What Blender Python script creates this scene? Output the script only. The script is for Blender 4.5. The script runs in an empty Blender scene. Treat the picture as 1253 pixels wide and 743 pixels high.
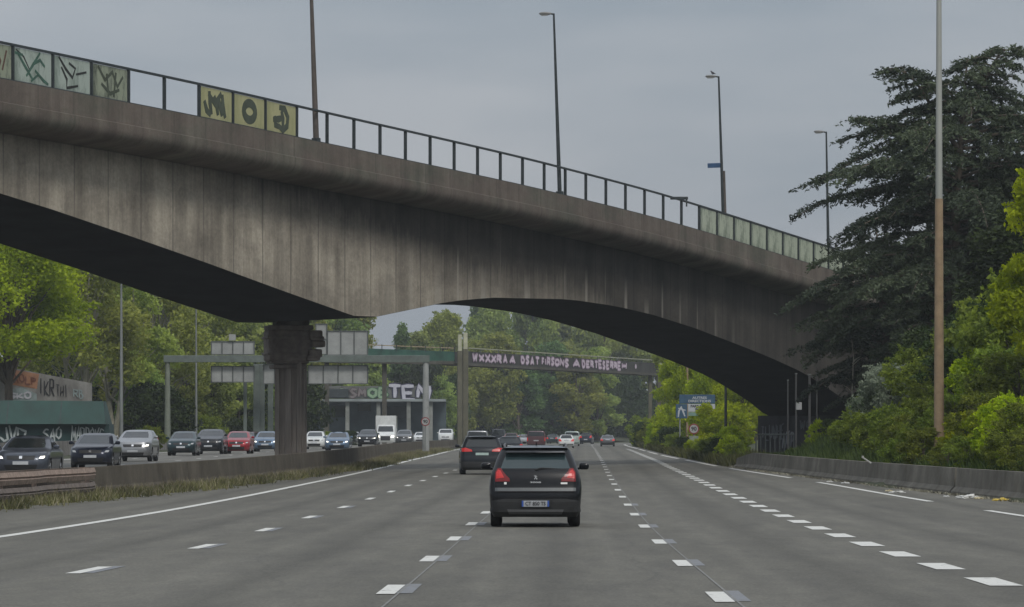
import bpy, bmesh, math, random
import numpy as np
from mathutils import Vector, Matrix
random.seed(7); RNG = np.random.default_rng(7)
sc = bpy.context.scene
COL = sc.collection
CZ = 1.6                      # camera height above z = 0
F, CX, HY = 4960.0, 626.5, 540.0
R_ = math.radians

# ------------------------------------------------------------------ curves measured in plan
def spline(tab):
    tab = sorted(tab); xs = [t[0] for t in tab]; ys = [t[1] for t in tab]; n = len(xs)
    m = []
    for i in range(n):
        a = max(i-1, 0); b = min(i+1, n-1)
        m.append((ys[b]-ys[a])/(xs[b]-xs[a]))
    def f(x):
        if x <= xs[0]: return ys[0]+m[0]*(x-xs[0])*0.5
        if x >= xs[-1]: return ys[-1]+m[-1]*(x-xs[-1])
        lo = 0
        while xs[lo+1] < x: lo += 1
        h = xs[lo+1]-xs[lo]; t = (x-xs[lo])/h
        return ((2*t**3-3*t**2+1)*ys[lo]+(t**3-2*t*t+t)*h*m[lo]+(-2*t**3+3*t*t)*ys[lo+1]+(t**3-t*t)*h*m[lo+1])
    return f
def lin(tab):
    xs = [t[0] for t in tab]; ys = [t[1] for t in tab]
    return lambda x: float(np.interp(x, xs, ys))
_d = spline([(-40,1.45),(0,1.48),(42,1.617),(68,1.69),(94,1.70),(120,1.65),(146,1.55),(180,1.44),(215,1.33),(250,1.2),
             (300,1.08),(350,.95),(400,.83),(450,.73),(500,.64),(600,.42),(700,.25),(1000,.1)])
def zr(Y): return CZ-(_d(Y) if Y < 1000 else .1)
def bend(Y): return 0.0012*(Y-560)**2 if Y > 560 else 0.0
_R = spline([(-40,1.2),(0,1.62),(42,2.15),(81,2.64),(120,3.27),(146,3.68),(187,4.4),(240,5.35),(310,6.6),(400,8.2),(496,9.85),(600,11.7),(800,15.5)])
_S = spline([(-40,-11.5),(0,-10.8),(40,-9.9),(70,-9.1),(97,-8.44),(119,-8.0),(149,-7.4),(187,-6.85),(240,-6.4),(297,-6.0),(400,-5.45),(500,-4.5),(600,-3.1),(800,.8)])
_E = spline([(-40,11.6),(60,11.6),(100,11.6),(150,11.4),(200,10.95),(250,10.9),(300,11.25),(350,11.9),(400,12.7),(500,14.4),(600,16.3),(800,20)])
_B = spline([(-40,20),(40,17.2),(80,15.6),(113,14.3),(139,13.3),(170,12.5),(206,11.9),(250,12.0),(300,12.5),(350,13.2),(400,14.0),(500,15.8),(600,17.7),(800,21.5)])
_M = spline([(-40,-20.5),(60,-17.2),(90,-15.6),(110,-14.2),(125,-12.8),(145,-10.9),(165,-9.7),(186,-8.95),(215,-8.5),(260,-8.55),(300,-8.6),(350,-8.1),(400,-7.3),(450,-6.5),(500,-5.8),(600,-4.3),(800,-.5)])
def Rl(Y): return _R(Y)+bend(Y)
def Ll(Y): return Rl(Y)-3.5
def LLl(Y): return Rl(Y)-3.5-float(np.interp(Y,[50,65,150],[4.2,3.84,3.77]))
def Wl(Y): return Rl(Y)+3.36
def Sl(Y): return _S(Y)+bend(Y)
def El(Y): return _E(Y)+bend(Y)
def Bl(Y): return _B(Y)+bend(Y)
def Ml(Y): return _M(Y)+bend(Y)
_gw = lin([(-40,3),(95,2.5),(125,2.0),(150,1.3),(178,.8),(215,1.3),(300,1.7),(400,1.4),(800,1.2)])
def px2x(px, Y): return (px-CX)*Y/F
def py2z(py, Y): return CZ+(HY-py)*Y/F

# ------------------------------------------------------------------ materials
MATS = {}
def nt_new(name):
    m = bpy.data.materials.new(name); m.use_nodes = True
    nt = m.node_tree; b = nt.nodes['Principled BSDF']
    return m, nt, b
def N(nt, t, **kw):
    n = nt.nodes.new(t)
    for k, v in kw.items():
        if k in n.inputs.keys(): n.inputs[k].default_value = v
        else: setattr(n, k, v)
    return n
def c4(c): return (c[0], c[1], c[2], 1)
def coords(nt, kind='Object', scale=(1,1,1)):
    tc = N(nt, 'ShaderNodeTexCoord'); mp = N(nt, 'ShaderNodeMapping'); mp.inputs['Scale'].default_value = scale
    nt.links.new(tc.outputs[kind], mp.inputs['Vector']); return mp.outputs['Vector']
def noise(nt, vec, scale, detail=5, rough=.6):
    n = N(nt, 'ShaderNodeTexNoise', Scale=scale, Detail=detail, Roughness=rough); nt.links.new(vec, n.inputs['Vector']); return n.outputs['Fac']
def ramp(nt, fac, stops):
    r = N(nt, 'ShaderNodeValToRGB'); nt.links.new(fac, r.inputs['Fac'])
    e = r.color_ramp.elements
    while len(e) < len(stops): e.new(.5)
    for i, (p, c) in enumerate(stops):
        e[i].position = p; e[i].color = c4(c) if len(c) == 3 else c
    return r.outputs['Color']
def mixc(nt, fac, a, b, mode='MIX'):
    m = N(nt, 'ShaderNodeMix'); m.data_type = 'RGBA'; m.blend_type = mode
    for s, v in ((m.inputs[0], fac), (m.inputs[6], a), (m.inputs[7], b)):
        if hasattr(v, 'is_output'): nt.links.new(v, s)
        else: s.default_value = c4(v) if isinstance(v, (tuple, list)) else v
    return m.outputs[2]
def mth(nt, op, a, b=None, clamp=False):
    m = N(nt, 'ShaderNodeMath'); m.operation = op; m.use_clamp = clamp
    for i, v in enumerate((a, b)):
        if v is None: continue
        if hasattr(v, 'is_output'): nt.links.new(v, m.inputs[i])
        else: m.inputs[i].default_value = v
    return m.outputs[0]
def bump(nt, b, fac, strength, dist=.02):
    n = N(nt, 'ShaderNodeBump', Strength=strength, Distance=dist); nt.links.new(fac, n.inputs['Height']); nt.links.new(n.outputs['Normal'], b.inputs['Normal'])

def mat(name, col, rough=.6, var=.25, scale=3.0, metal=0.0, col2=None, stretch=(1,1,1), bmp=0.0, coat=0.0, spec=.5):
    if name in MATS: return MATS[name]
    m, nt, b = nt_new(name)
    v = coords(nt, 'Object', stretch); n = noise(nt, v, scale)
    c2 = col2 or tuple(x*(1-var) for x in col); c1 = col if col2 else tuple(min(x*(1+var*.6), 1) for x in col)
    nt.links.new(ramp(nt, n, [(.32, c2), (.68, c1)]), b.inputs['Base Color'])
    b.inputs['Roughness'].default_value = rough; b.inputs['Metallic'].default_value = metal
    b.inputs['Coat Weight'].default_value = coat; b.inputs['Specular IOR Level'].default_value = spec
    if bmp: bump(nt, b, noise(nt, v, scale*8), bmp)
    MATS[name] = m; return m
def emis(name, col, strength, base=(.6,.6,.6)):
    if name in MATS: return MATS[name]
    m, nt, b = nt_new(name); b.inputs['Base Color'].default_value = c4(base)
    b.inputs['Emission Color'].default_value = c4(col); b.inputs['Emission Strength'].default_value = strength
    b.inputs['Roughness'].default_value = .25; MATS[name] = m; return m
def leafmat(name, dark, light, trans=.35):
    if name in MATS: return MATS[name]
    m, nt, b = nt_new(name)
    at = N(nt, 'ShaderNodeAttribute', attribute_name='var')
    c = ramp(nt, at.outputs['Fac'], [(0, dark), (1, light)])
    oi = N(nt, 'ShaderNodeObjectInfo')
    hs = N(nt, 'ShaderNodeHueSaturation'); nt.links.new(c, hs.inputs['Color'])
    nt.links.new(mth(nt, 'ADD', mth(nt, 'MULTIPLY', oi.outputs['Random'], .028), .495), hs.inputs['Hue'])
    nt.links.new(mth(nt, 'ADD', mth(nt, 'MULTIPLY', oi.outputs['Random'], .45), .78), hs.inputs['Value'])
    c = hs.outputs['Color']
    b.inputs['Roughness'].default_value = .6; b.inputs['Specular IOR Level'].default_value = .25
    nt.links.new(c, b.inputs['Base Color'])
    tr = N(nt, 'ShaderNodeBsdfTranslucent'); nt.links.new(c, tr.inputs['Color'])
    mx = N(nt, 'ShaderNodeMixShader'); mx.inputs[0].default_value = trans
    nt.links.new(b.outputs[0], mx.inputs[1]); nt.links.new(tr.outputs[0], mx.inputs[2])
    nt.links.new(mx.outputs[0], nt.nodes['Material Output'].inputs['Surface'])
    MATS[name] = m; return m

# asphalt
def asphalt(name, base):
    m, nt, b = nt_new(name)
    uv = N(nt, 'ShaderNodeUVMap'); uv.uv_map = 'UVMap'; sp = N(nt, 'ShaderNodeSeparateXYZ'); nt.links.new(uv.outputs[0], sp.inputs[0]); u = sp.outputs[0]
    def q(sx, sy):
        k = N(nt, 'ShaderNodeMapping'); k.inputs['Scale'].default_value = (sx, sy, 1); nt.links.new(uv.outputs[0], k.inputs['Vector']); return k.outputs[0]
    big = noise(nt, q(.35,.035), 1, 5); blot = noise(nt, q(1.3,.16), 1, 6, .7); grain = noise(nt, q(22,9), 1, 4, .75); fine = noise(nt, q(4,1.2), 1, 6, .75)
    c = ramp(nt, big, [(.3, tuple(x*.82 for x in base)), (.7, tuple(x*1.16 for x in base))])
    # oil-dark centre of each 3.5 m lane, polished wheel tracks either side
    ph = mth(nt, 'FRACT', mth(nt, 'DIVIDE', mth(nt, 'ADD', u, mth(nt, 'MULTIPLY', mth(nt, 'SUBTRACT', big, .5), .5)), 3.5)); dc = mth(nt, 'ABSOLUTE', mth(nt, 'SUBTRACT', ph, .5))
    oil = mth(nt, 'MULTIPLY', mth(nt, 'SUBTRACT', .12, dc), 8, True); tr = mth(nt, 'MULTIPLY', mth(nt, 'SUBTRACT', .07, mth(nt, 'ABSOLUTE', mth(nt, 'SUBTRACT', dc, .23))), 12, True)
    c = mixc(nt, mth(nt, 'MULTIPLY', oil, mth(nt, 'MULTIPLY', blot, .85)), c, tuple(x*.45 for x in base)); c = mixc(nt, mth(nt, 'MULTIPLY', tr, .3), c, tuple(x*1.45 for x in base))
    c = mixc(nt, .8, c, ramp(nt, blot, [(.32,(.72,.72,.74)),(.62,(1.1,1.1,1.08))]), 'MULTIPLY')
    c = mixc(nt, .6, c, ramp(nt, fine, [(.3,(.7,.7,.7)),(.7,(1.15,1.15,1.15))]), 'MULTIPLY'); c = mixc(nt, .8, c, ramp(nt, grain, [(.3,(.5,.5,.5)),(.7,(1.35,1.35,1.35))]), 'MULTIPLY')
    vo = N(nt, 'ShaderNodeTexVoronoi', Scale=1.0); vo.feature = 'DISTANCE_TO_EDGE'
    wv = mixc(nt, .12, q(.16,.045), N(nt, 'ShaderNodeTexNoise', Scale=1.0).outputs['Color']); nz = nt.nodes[-1]
    nt.links.new(q(.5,.2), [n_ for n_ in nt.nodes if n_.bl_idname == 'ShaderNodeTexNoise'][-1].inputs['Vector']); nt.links.new(wv, vo.inputs['Vector'])
    crack = mth(nt, 'MULTIPLY', mth(nt, 'LESS_THAN', vo.outputs['Distance'], .0035), mth(nt, 'GREATER_THAN', big, .5))
    c = mixc(nt, mth(nt, 'MULTIPLY', crack, .18), c, (.035,.035,.034))
    # a few square repairs
    vb = N(nt, 'ShaderNodeTexVoronoi', Scale=1.0); vb.distance = 'CHEBYCHEV'; nt.links.new(q(.12,.022), vb.inputs['Vector'])
    rep = mth(nt, 'MULTIPLY', mth(nt, 'LESS_THAN', vb.outputs['Distance'], .17), .22); c = mixc(nt, rep, c, tuple(x*.62 for x in base))
    nt.links.new(c, b.inputs['Base Color']); b.inputs['Roughness'].default_value = .8; b.inputs['Specular IOR Level'].default_value = .3
    bump(nt, b, grain, .35, .006); MATS[name] = m; return m
ASPH = asphalt('asphalt', (.136,.131,.110)); ASPH2 = asphalt('asphalt_pale', (.17,.165,.145))

def paintmat(name, col, wear):
    m, nt, b = nt_new(name)
    n = noise(nt, coords(nt, 'Object', (1,.5,1)), 7, 6, .75)
    nt.links.new(ramp(nt, n, [(wear-.1, (.16,.16,.155)), (wear+.08, col)]), b.inputs['Base Color'])
    b.inputs['Roughness'].default_value = .7; MATS[name] = m; return m
PAINT = paintmat('road_paint', (.62,.62,.58), .37); FADED = paintmat('faded_paint', (.19,.2,.215), .47)

# bridge concrete, UV = (metres along, metres below the top)
def bridge_concrete(name, base, grime_shade, streak):
    m, nt, b = nt_new(name)
    uv = N(nt, 'ShaderNodeUVMap'); uv.uv_map = 'UVMap'
    sp = N(nt, 'ShaderNodeSeparateXYZ'); nt.links.new(uv.outputs[0], sp.inputs[0]); u, v = sp.outputs[0], sp.outputs[1]
    def mp(s):
        q = N(nt, 'ShaderNodeMapping'); q.inputs['Scale'].default_value = s; nt.links.new(uv.outputs[0], q.inputs['Vector']); return q.outputs[0]
    bign = noise(nt, mp((.35,.3,1)), 1, 5)
    drip = noise(nt, mp((.75,.07,1)), 1, 5, .6)
    drip2 = noise(nt, mp((5,.12,1)), 1, 4, .6)
    grain = noise(nt, mp((6,6,1)), 1, 6, .7)
    c = ramp(nt, bign, [(.3, tuple(x*.7 for x in base)), (.7, tuple(x*1.2 for x in base))])
    c = mixc(nt, .75, c, ramp(nt, drip, [(.34,(.45,.43,.41)),(.6,(1.12,1.1,1.06))]), 'MULTIPLY')
    c = mixc(nt, .3, c, ramp(nt, drip2, [(.3,(.6,.58,.56)),(.65,(1.1,1.1,1.1))]), 'MULTIPLY')
    c = mixc(nt, .7, c, ramp(nt, grain, [(.3,(.68,.68,.68)),(.7,(1.15,1.15,1.15))]), 'MULTIPLY')
    patchn = noise(nt, mp((.55,.8,1)), 1, 6, .7); c = mixc(nt, .55, c, ramp(nt, patchn, [(.36,(.62,.6,.57)),(.56,(1.12,1.1,1.04))]), 'MULTIPLY')
    # shutter joints, one every 2.75 m
    ph = mth(nt, 'FRACT', mth(nt, 'DIVIDE', u, 2.75))
    dj = mth(nt, 'ABSOLUTE', mth(nt, 'SUBTRACT', ph, .5))
    joint = mth(nt, 'GREATER_THAN', dj, .479)
    c = mixc(nt, mth(nt, 'MULTIPLY', joint, mth(nt, 'MULTIPLY', bign, .85)), c, (.05,.045,.04))
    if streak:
        # soot and painted-in overhang shade on upper web, ragged, heavier on the right half
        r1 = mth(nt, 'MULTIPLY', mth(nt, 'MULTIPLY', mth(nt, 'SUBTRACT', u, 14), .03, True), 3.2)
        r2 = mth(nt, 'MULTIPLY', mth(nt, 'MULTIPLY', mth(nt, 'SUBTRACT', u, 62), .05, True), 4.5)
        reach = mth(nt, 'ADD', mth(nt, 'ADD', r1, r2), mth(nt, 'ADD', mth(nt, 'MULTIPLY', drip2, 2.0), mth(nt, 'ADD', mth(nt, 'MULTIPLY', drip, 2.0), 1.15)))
        soot_shade = mth(nt, 'MULTIPLY', mth(nt, 'SUBTRACT', reach, v), .45, True)
        c = mixc(nt, mth(nt, 'MULTIPLY', soot_shade, grime_shade), c, (.014,.013,.014))
        # lime runs beside the joints, on the river span only partly
        cell = N(nt, 'ShaderNodeTexWhiteNoise'); cell.noise_dimensions = '1D'; nt.links.new(mth(nt, 'FLOOR', mth(nt, 'DIVIDE', u, 2.75)), cell.inputs['W'])
        rnd = cell.outputs['Value']; wdt = mth(nt, 'ADD', mth(nt, 'MULTIPLY', rnd, .16), .02)
        edge = mth(nt, 'SUBTRACT', wdt, mth(nt, 'ADD', mth(nt, 'ABSOLUTE', mth(nt, 'SUBTRACT', ph, mth(nt, 'ADD', mth(nt, 'MULTIPLY', rnd, .3), .45))), mth(nt, 'MULTIPLY', mth(nt, 'SUBTRACT', drip2, .5), .25)))
        run = mth(nt, 'MULTIPLY', edge, 14, True)
        far = mth(nt, 'MULTIPLY', mth(nt, 'SUBTRACT', u, 34), .06, True)
        low = mth(nt, 'MULTIPLY', mth(nt, 'SUBTRACT', v, mth(nt, 'ADD', 2.6, mth(nt, 'MULTIPLY', rnd, 2.2))), .6, True)
        low = mth(nt, 'MULTIPLY', low, mth(nt, 'SUBTRACT', 1, mth(nt, 'MULTIPLY', mth(nt, 'SUBTRACT', u, 76), .09, True)))
        c = mixc(nt, mth(nt, 'MULTIPLY', mth(nt, 'MULTIPLY', run, far), mth(nt, 'MULTIPLY', low, .6)), c, (.4,.375,.32))
    else:
        moss = noise(nt, mp((.22,.6,1)), 1, 4)
        c = mixc(nt, .35, c, ramp(nt, moss, [(.45,(.14,.11,.09)),(.62,(.085,.1,.07))]))
    nt.links.new(c, b.inputs['Base Color']); b.inputs['Roughness'].default_value = .9; b.inputs['Specular IOR Level'].default_value = .2
    bump(nt, b, grain, .4, .02); MATS[name] = m; return m
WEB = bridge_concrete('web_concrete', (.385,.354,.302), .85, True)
FASCIA = bridge_concrete('fascia_concrete', (.185,.165,.147), .5, False)
SOFFIT = mat('shade_toned_soffit', (.02,.02,.021), .95, .4, .6, bmp=.2, spec=.1)  # shade under the deck is put into this near-black colour
CONC = mat('concrete', (.2,.19,.175), .9, .45, 1.6, bmp=.3, spec=.2)
CONCD = mat('dark_concrete', (.14,.125,.108), .9, .5, 1.3, stretch=(1,1,.25), bmp=.3, spec=.2)
STEELD = mat('dark_steel', (.035,.045,.046), .55, .4, 4, metal=.3)
GALV = mat('galvanised', (.22,.235,.225), .55, .2, 2, metal=.3, stretch=(1,1,.3))
GALVG = mat('greenish_galvanised', (.12,.145,.13), .6, .25, 2, metal=.1)
RUST = mat('rusty_steel', (.3,.225,.18), .85, .4, 6, bmp=.3)
POLEBR = mat('brown_pole_paint', (.3,.215,.13), .7, .25, 3)
SIGNBACK = mat('sign_back', (.3,.31,.3), .6, .2, 1.2)
BARK = mat('bark', (.11,.09,.07), .95, .4, 8, stretch=(1,1,.2), bmp=.5)
PALEBARK = mat('pale_bark', (.26,.25,.19), .95, .35, 6, stretch=(1,1,.3), bmp=.4)
RUBBER = mat('rubber', (.012,.012,.012), .85, .2, 5)
RIM = mat('alloy', (.3,.31,.32), .35, .1, 5, metal=.8)
BLACKPL = mat('black_plastic', (.016,.017,.018), .6, .2, 6)
GREYPL = mat('grey_trim', (.09,.092,.095), .5, .15, 6)
CHROME = mat('chrome', (.75,.76,.77), .25, .05, 5, metal=.9)
WHITEP = mat('plate_white', (.42,.44,.46), .5, .1, 9)
BLUEP = mat('plate_blue', (.03,.09,.35), .5, .1, 9)
INK = mat('ink', (.015,.015,.018), .7, .1, 5)
def glassmat(name='car_glass', col=(.012,.016,.017)):
    m, nt, b = nt_new(name); b.inputs['Base Color'].default_value = c4(col); b.inputs['Roughness'].default_value = .04
    b.inputs['IOR'].default_value = 1.5; b.inputs['Specular IOR Level'].default_value = .7
    n = noise(nt, coords(nt, 'Object'), 1.5, 3); bump(nt, b, n, .06, .05); MATS[name] = m; return m
GLASS = glassmat()
def paint(name, col, metal=.3, coat=.7):
    if name in MATS: return MATS[name]
    m, nt, b = nt_new(name)
    n = noise(nt, coords(nt, 'Object'), 2.2, 5)
    z = N(nt, 'ShaderNodeSeparateXYZ'); tc = N(nt, 'ShaderNodeTexCoord'); nt.links.new(tc.outputs['Object'], z.inputs[0])
    c = ramp(nt, n, [(.3, tuple(x*.85 for x in col)), (.7, tuple(min(1, x*1.1) for x in col))])
    low = mth(nt, 'MULTIPLY', mth(nt, 'SUBTRACT', mth(nt,'ADD', .4, mth(nt,'MULTIPLY', n, .5)), z.outputs[2]), .9, True)   # road dirt on the sills
    c = mixc(nt, mth(nt, 'MULTIPLY', low, .6), c, (.06,.055,.05))
    nt.links.new(c, b.inputs['Base Color']); b.inputs['Metallic'].default_value = metal
    nt.links.new(mth(nt, 'ADD', .3, mth(nt, 'MULTIPLY', low, .5)), b.inputs['Roughness'])
    b.inputs['Coat Weight'].default_value = coat; b.inputs['Coat IOR'].default_value = 1.32; b.inputs['Specular IOR Level'].default_value = .15
    b.inputs['Coat Roughness'].default_value = .06; MATS[name] = m; return m
def pane_mat(name, a, b_, scale=2.0, trans=.55, thr=(.42,.58)):
    m, nt, b = nt_new(name)
    n = noise(nt, coords(nt, 'Object', (1,1,.45)), scale, 6, .7)
    c = ramp(nt, n, [(thr[0], a), (thr[1], b_)])
    nt.links.new(c, b.inputs['Base Color']); b.inputs['Roughness'].default_value = .35
    tr = N(nt, 'ShaderNodeBsdfTranslucent'); nt.links.new(c, tr.inputs['Color'])
    mx = N(nt, 'ShaderNodeMixShader'); mx.inputs[0].default_value = trans
    nt.links.new(b.outputs[0], mx.inputs[1]); nt.links.new(tr.outputs[0], mx.inputs[2])
    nt.links.new(mx.outputs[0], nt.nodes['Material Output'].inputs['Surface']); MATS[name] = m; return m
PANE_W = pane_mat('dirty_white_pane', (.3,.37,.31), (.62,.68,.62), 1.3)
PANE_D = pane_mat('grimy_pane', (.10,.12,.085), (.5,.54,.42), 1.6)
PANE_Y = pane_mat('yellowed_pane', (.52,.52,.28), (.66,.64,.4), .8)
PANE_G = pane_mat('green_stained_pane', (.2,.25,.18), (.66,.7,.58), 1.6, trans=.5)

# ------------------------------------------------------------------ mesh helpers
def link(o, parent=None):
    COL.objects.link(o)
    if parent is not None: o.parent = parent
    return o
def tag(o, label=None, cat=None, group=None, kind=None):
    if label: o['label'] = label
    if cat: o['category'] = cat
    if group: o['group'] = group
    if kind: o['kind'] = kind
    return o
def empty(name, loc, label=None, cat=None, group=None, rz=0):
    o = bpy.data.objects.new(name, None); o.empty_display_size = .3; link(o); o.location = loc; o.rotation_euler = (0,0,rz)
    return tag(o, label, cat, group)
class MB:
    def __init__(s): s.v = []; s.f = []; s.m = []; s.uv = None
    def add(s, vs, fs, mi=0):
        b = len(s.v); s.v += [tuple(x) for x in vs]; s.f += [tuple(b+i for i in f) for f in fs]; s.m += [mi]*len(fs)
    def box(s, c, d, rz=0, mi=0, tilt=0, bev=0):
        x, y, z = d[0]/2, d[1]/2, d[2]/2
        bm = bmesh.new(); bmesh.ops.create_cube(bm, size=1, matrix=Matrix.Diagonal((d[0], d[1], d[2], 1)))
        if bev: bmesh.ops.bevel(bm, geom=bm.edges[:], offset=bev, segments=2, affect='EDGES', profile=.6)
        M = Matrix.Translation(c) @ Matrix.Rotation(rz, 4, 'Z') @ Matrix.Rotation(tilt, 4, 'Y')
        bm.verts.index_update()
        s.add([M @ v.co for v in bm.verts], [[v.index for v in f.verts] for f in bm.faces], mi); bm.free()
    def tube(s, pts, rad, n=8, mi=0, cap=True):
        pts = [Vector(p) for p in pts]
        if not hasattr(rad, '__len__'): rad = [rad]*len(pts)
        rings = []; a = None
        for i, p in enumerate(pts):
            t = (pts[min(i+1, len(pts)-1)]-pts[max(i-1, 0)]).normalized()
            if a is None: a = t.cross(Vector((1,0,0)) if abs(t.x) < .8 else Vector((0,1,0)))
            a = a-t*a.dot(t); a.normalize(); b = t.cross(a)
            rings.append([p+(a*math.cos(2*math.pi*k/n)+b*math.sin(2*math.pi*k/n))*rad[i] for k in range(n)])
        vs = [q for r in rings for q in r]; fs = []
        for i in range(len(pts)-1):
            for k in range(n): fs.append((i*n+k, i*n+(k+1)%n, (i+1)*n+(k+1)%n, (i+1)*n+k))
        if cap: fs.append(tuple(range(n))[::-1]); fs.append(tuple((len(pts)-1)*n+k for k in range(n)))
        s.add(vs, fs, mi)
    def prism(s, poly, z0, z1, mi=0):
        n = len(poly); s.add([(x,y,z0) for x,y in poly]+[(x,y,z1) for x,y in poly],
              [tuple(range(n))[::-1], tuple(range(n,2*n))]+[(i,(i+1)%n,n+(i+1)%n,n+i) for i in range(n)], mi)
    def plate(s, poly, y0, y1, mi=0):      # poly in (x,z), extruded in y
        n = len(poly); s.add([(x,y0,z) for x,z in poly]+[(x,y1,z) for x,z in poly],
              [tuple(range(n)), tuple(range(n,2*n))[::-1]]+[(i,n+i,n+(i+1)%n,(i+1)%n) for i in range(n)], mi)
    def lathe(s, prof, n=20, axis='X', mi=0, c=(0,0,0)):  # prof: (radius, along)
        vs = []; fs = []
        for r, a in prof:
            for k in range(n):
                u, w = r*math.cos(2*math.pi*k/n), r*math.sin(2*math.pi*k/n)
                p = {'X':(a,u,w),'Y':(u,a,w),'Z':(u,w,a)}[axis]; vs.append((p[0]+c[0],p[1]+c[1],p[2]+c[2]))
        for i in range(len(prof)-1):
            for k in range(n): fs.append((i*n+k, i*n+(k+1)%n, (i+1)*n+(k+1)%n, (i+1)*n+k))
        fs.append(tuple(range(n))); fs.append(tuple((len(prof)-1)*n+k for k in range(n))[::-1]); s.add(vs, fs, mi)
    def build(s, name, mats, parent=None, smooth=None, loc=None):
        me = bpy.data.meshes.new(name); me.from_pydata(s.v, [], s.f)
        if not isinstance(mats, (list, tuple)): mats = [mats]
        for m in mats: me.materials.append(m)
        if len(mats) > 1: me.polygons.foreach_set('material_index', s.m)
        bm = bmesh.new(); bm.from_mesh(me); bmesh.ops.recalc_face_normals(bm, faces=bm.faces); bm.to_mesh(me); bm.free()
        if smooth is not None:
            me.polygons.foreach_set('use_smooth', [True]*len(me.polygons)); me.set_sharp_from_angle(angle=R_(smooth))
        me.update(); o = bpy.data.objects.new(name, me); link(o, parent)
        if loc is not None: o.location = loc
        return o
def strip(name, fl, fr, Y0, Y1, m, dz=0, step=4, kind='structure', nx=1, zf=None):
    zf = zf or zr
    n = max(2, int((Y1-Y0)/step)+1); vs = []; fs = []
    for i in range(n):
        Y = Y0+(Y1-Y0)*i/(n-1); a, b = fl(Y), fr(Y)
        for k in range(nx+1): vs.append((a+(b-a)*k/nx, Y, zf(Y)+dz))
    for i in range(n-1):
        for k in range(nx):
            q = i*(nx+1)+k; fs.append((q, q+1, q+nx+2, q+nx+1))
    me = bpy.data.meshes.new(name); me.from_pydata(vs, [], fs); me.materials.append(m)
    ul = me.uv_layers.new(name='UVMap')
    for l in me.loops:
        v = vs[l.vertex_index]; ul.data[l.index].uv = (v[0]-(Rl(v[1]) if zf is zr else Ml(v[1])-1.7), v[1])
    o = bpy.data.objects.new(name, me); link(o); tag(o, kind=kind); return o
def text_mesh(txt, h, depth=.01, bold=0.0, name='t', spacing=1.0, shear=0):
    c = bpy.data.curves.new(name, 'FONT'); c.body = txt; c.size = h/.72; c.extrude = depth/2; c.offset = bold; c.space_character = spacing
    c.align_x = 'CENTER'; c.align_y = 'CENTER'; c.resolution_u = 3; c.shear = shear
    o = bpy.data.objects.new(name, c); COL.objects.link(o)
    dg = bpy.context.evaluated_depsgraph_get(); me = bpy.data.meshes.new_from_object(o.evaluated_get(dg))
    bpy.data.objects.remove(o); me.name = name; me.materials.clear(); return me
def put_text(txt, h, m, parent, loc, rot=(math.pi/2,0,0), name='lettering', width=None, **kw):
    me = text_mesh(txt, h, name=name, **kw); me.materials.append(m)
    o = bpy.data.objects.new(name, me); link(o, parent); o.location = loc; o.rotation_euler = rot
    if width:
        xs = [v.co.x for v in me.vertices]; s = width/(max(xs)-min(xs)); o.scale = (s,1,1)
    return o
def copy_tree(o, parent=None, depth=0):
    c = o.copy(); COL.objects.link(c); c.parent = parent
    for ch in list(o.children): copy_tree(ch, c, depth+1)
    return c

# ------------------------------------------------------------------ world, sun, camera
w = bpy.data.worlds.new('World'); sc.world = w; w.use_nodes = True; nt = w.node_tree
bg = nt.nodes['Background']
sky = nt.nodes.new('ShaderNodeTexSky'); sky.sky_type = 'NISHITA'; sky.sun_disc = False
SUN_EL, SUN_AZ = R_(46), R_(158)
sky.sun_elevation = SUN_EL; sky.sun_rotation = SUN_AZ; sky.air_density = 1.0; sky.dust_density = 3.0; sky.ozone_density = 1.0
tc = nt.nodes.new('ShaderNodeTexCoord'); sp = nt.nodes.new('ShaderNodeSeparateXYZ'); nt.links.new(tc.outputs['Generated'], sp.inputs[0])
mp = nt.nodes.new('ShaderNodeMapping'); mp.inputs['Scale'].default_value = (2.2,2.2,9); nt.links.new(tc.outputs['Generated'], mp.inputs[0])
cl = noise(nt, mp.outputs[0], 3.4, 6, .5)
SKYK = 4.45
# overcast layer: brighter towards the zenith, faint cloud structure
g = ramp(nt, sp.outputs[2], [(0.0, (.86*SKYK,.9*SKYK,.955*SKYK,1)), (.12, (.80*SKYK,.885*SKYK,.96*SKYK,1)), (1, (2.1*SKYK,2.2*SKYK,2.3*SKYK,1))])
g = mixc(nt, 1.0, g, ramp(nt, cl, [(.34,(.82,.86,.92)),(.66,(1.13,1.1,1.11))]), 'MULTIPLY')
nt.links.new(mixc(nt, .88, sky.outputs[0], g), bg.inputs['Color'])
bg.inputs['Strength'].default_value = .1
sl = bpy.data.lights.new('sun', 'SUN'); sl.energy = 1.5; sl.angle = R_(12); sl.color = (1,.96,.9)
so = bpy.data.objects.new('sun', sl); link(so)
sd = Vector((math.sin(SUN_AZ)*math.cos(SUN_EL), math.cos(SUN_AZ)*math.cos(SUN_EL), math.sin(SUN_EL)))
so.rotation_euler = sd.to_track_quat('Z', 'Y').to_euler(); so.location = (0,0,60)
cam = bpy.data.cameras.new('camera'); co = bpy.data.objects.new('camera', cam); link(co); sc.camera = co
co.location = (0,0,CZ); co.rotation_euler = (R_(90),0,0); cam.sensor_width = 36; cam.lens = 36*F/1253
cam.shift_y = (HY-371.5)/1253; cam.clip_start = .5; cam.clip_end = 9000
sc.view_settings.view_transform = 'Standard'; sc.view_settings.look = 'None'; sc.view_settings.gamma = 1; sc.view_settings.exposure = 0
sc.view_settings.use_curve_mapping = False
sc.cycles.max_bounces = 8; sc.cycles.diffuse_bounces = 5; sc.cycles.transmission_bounces = 4; sc.cycles.volume_bounces = 0

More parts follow.
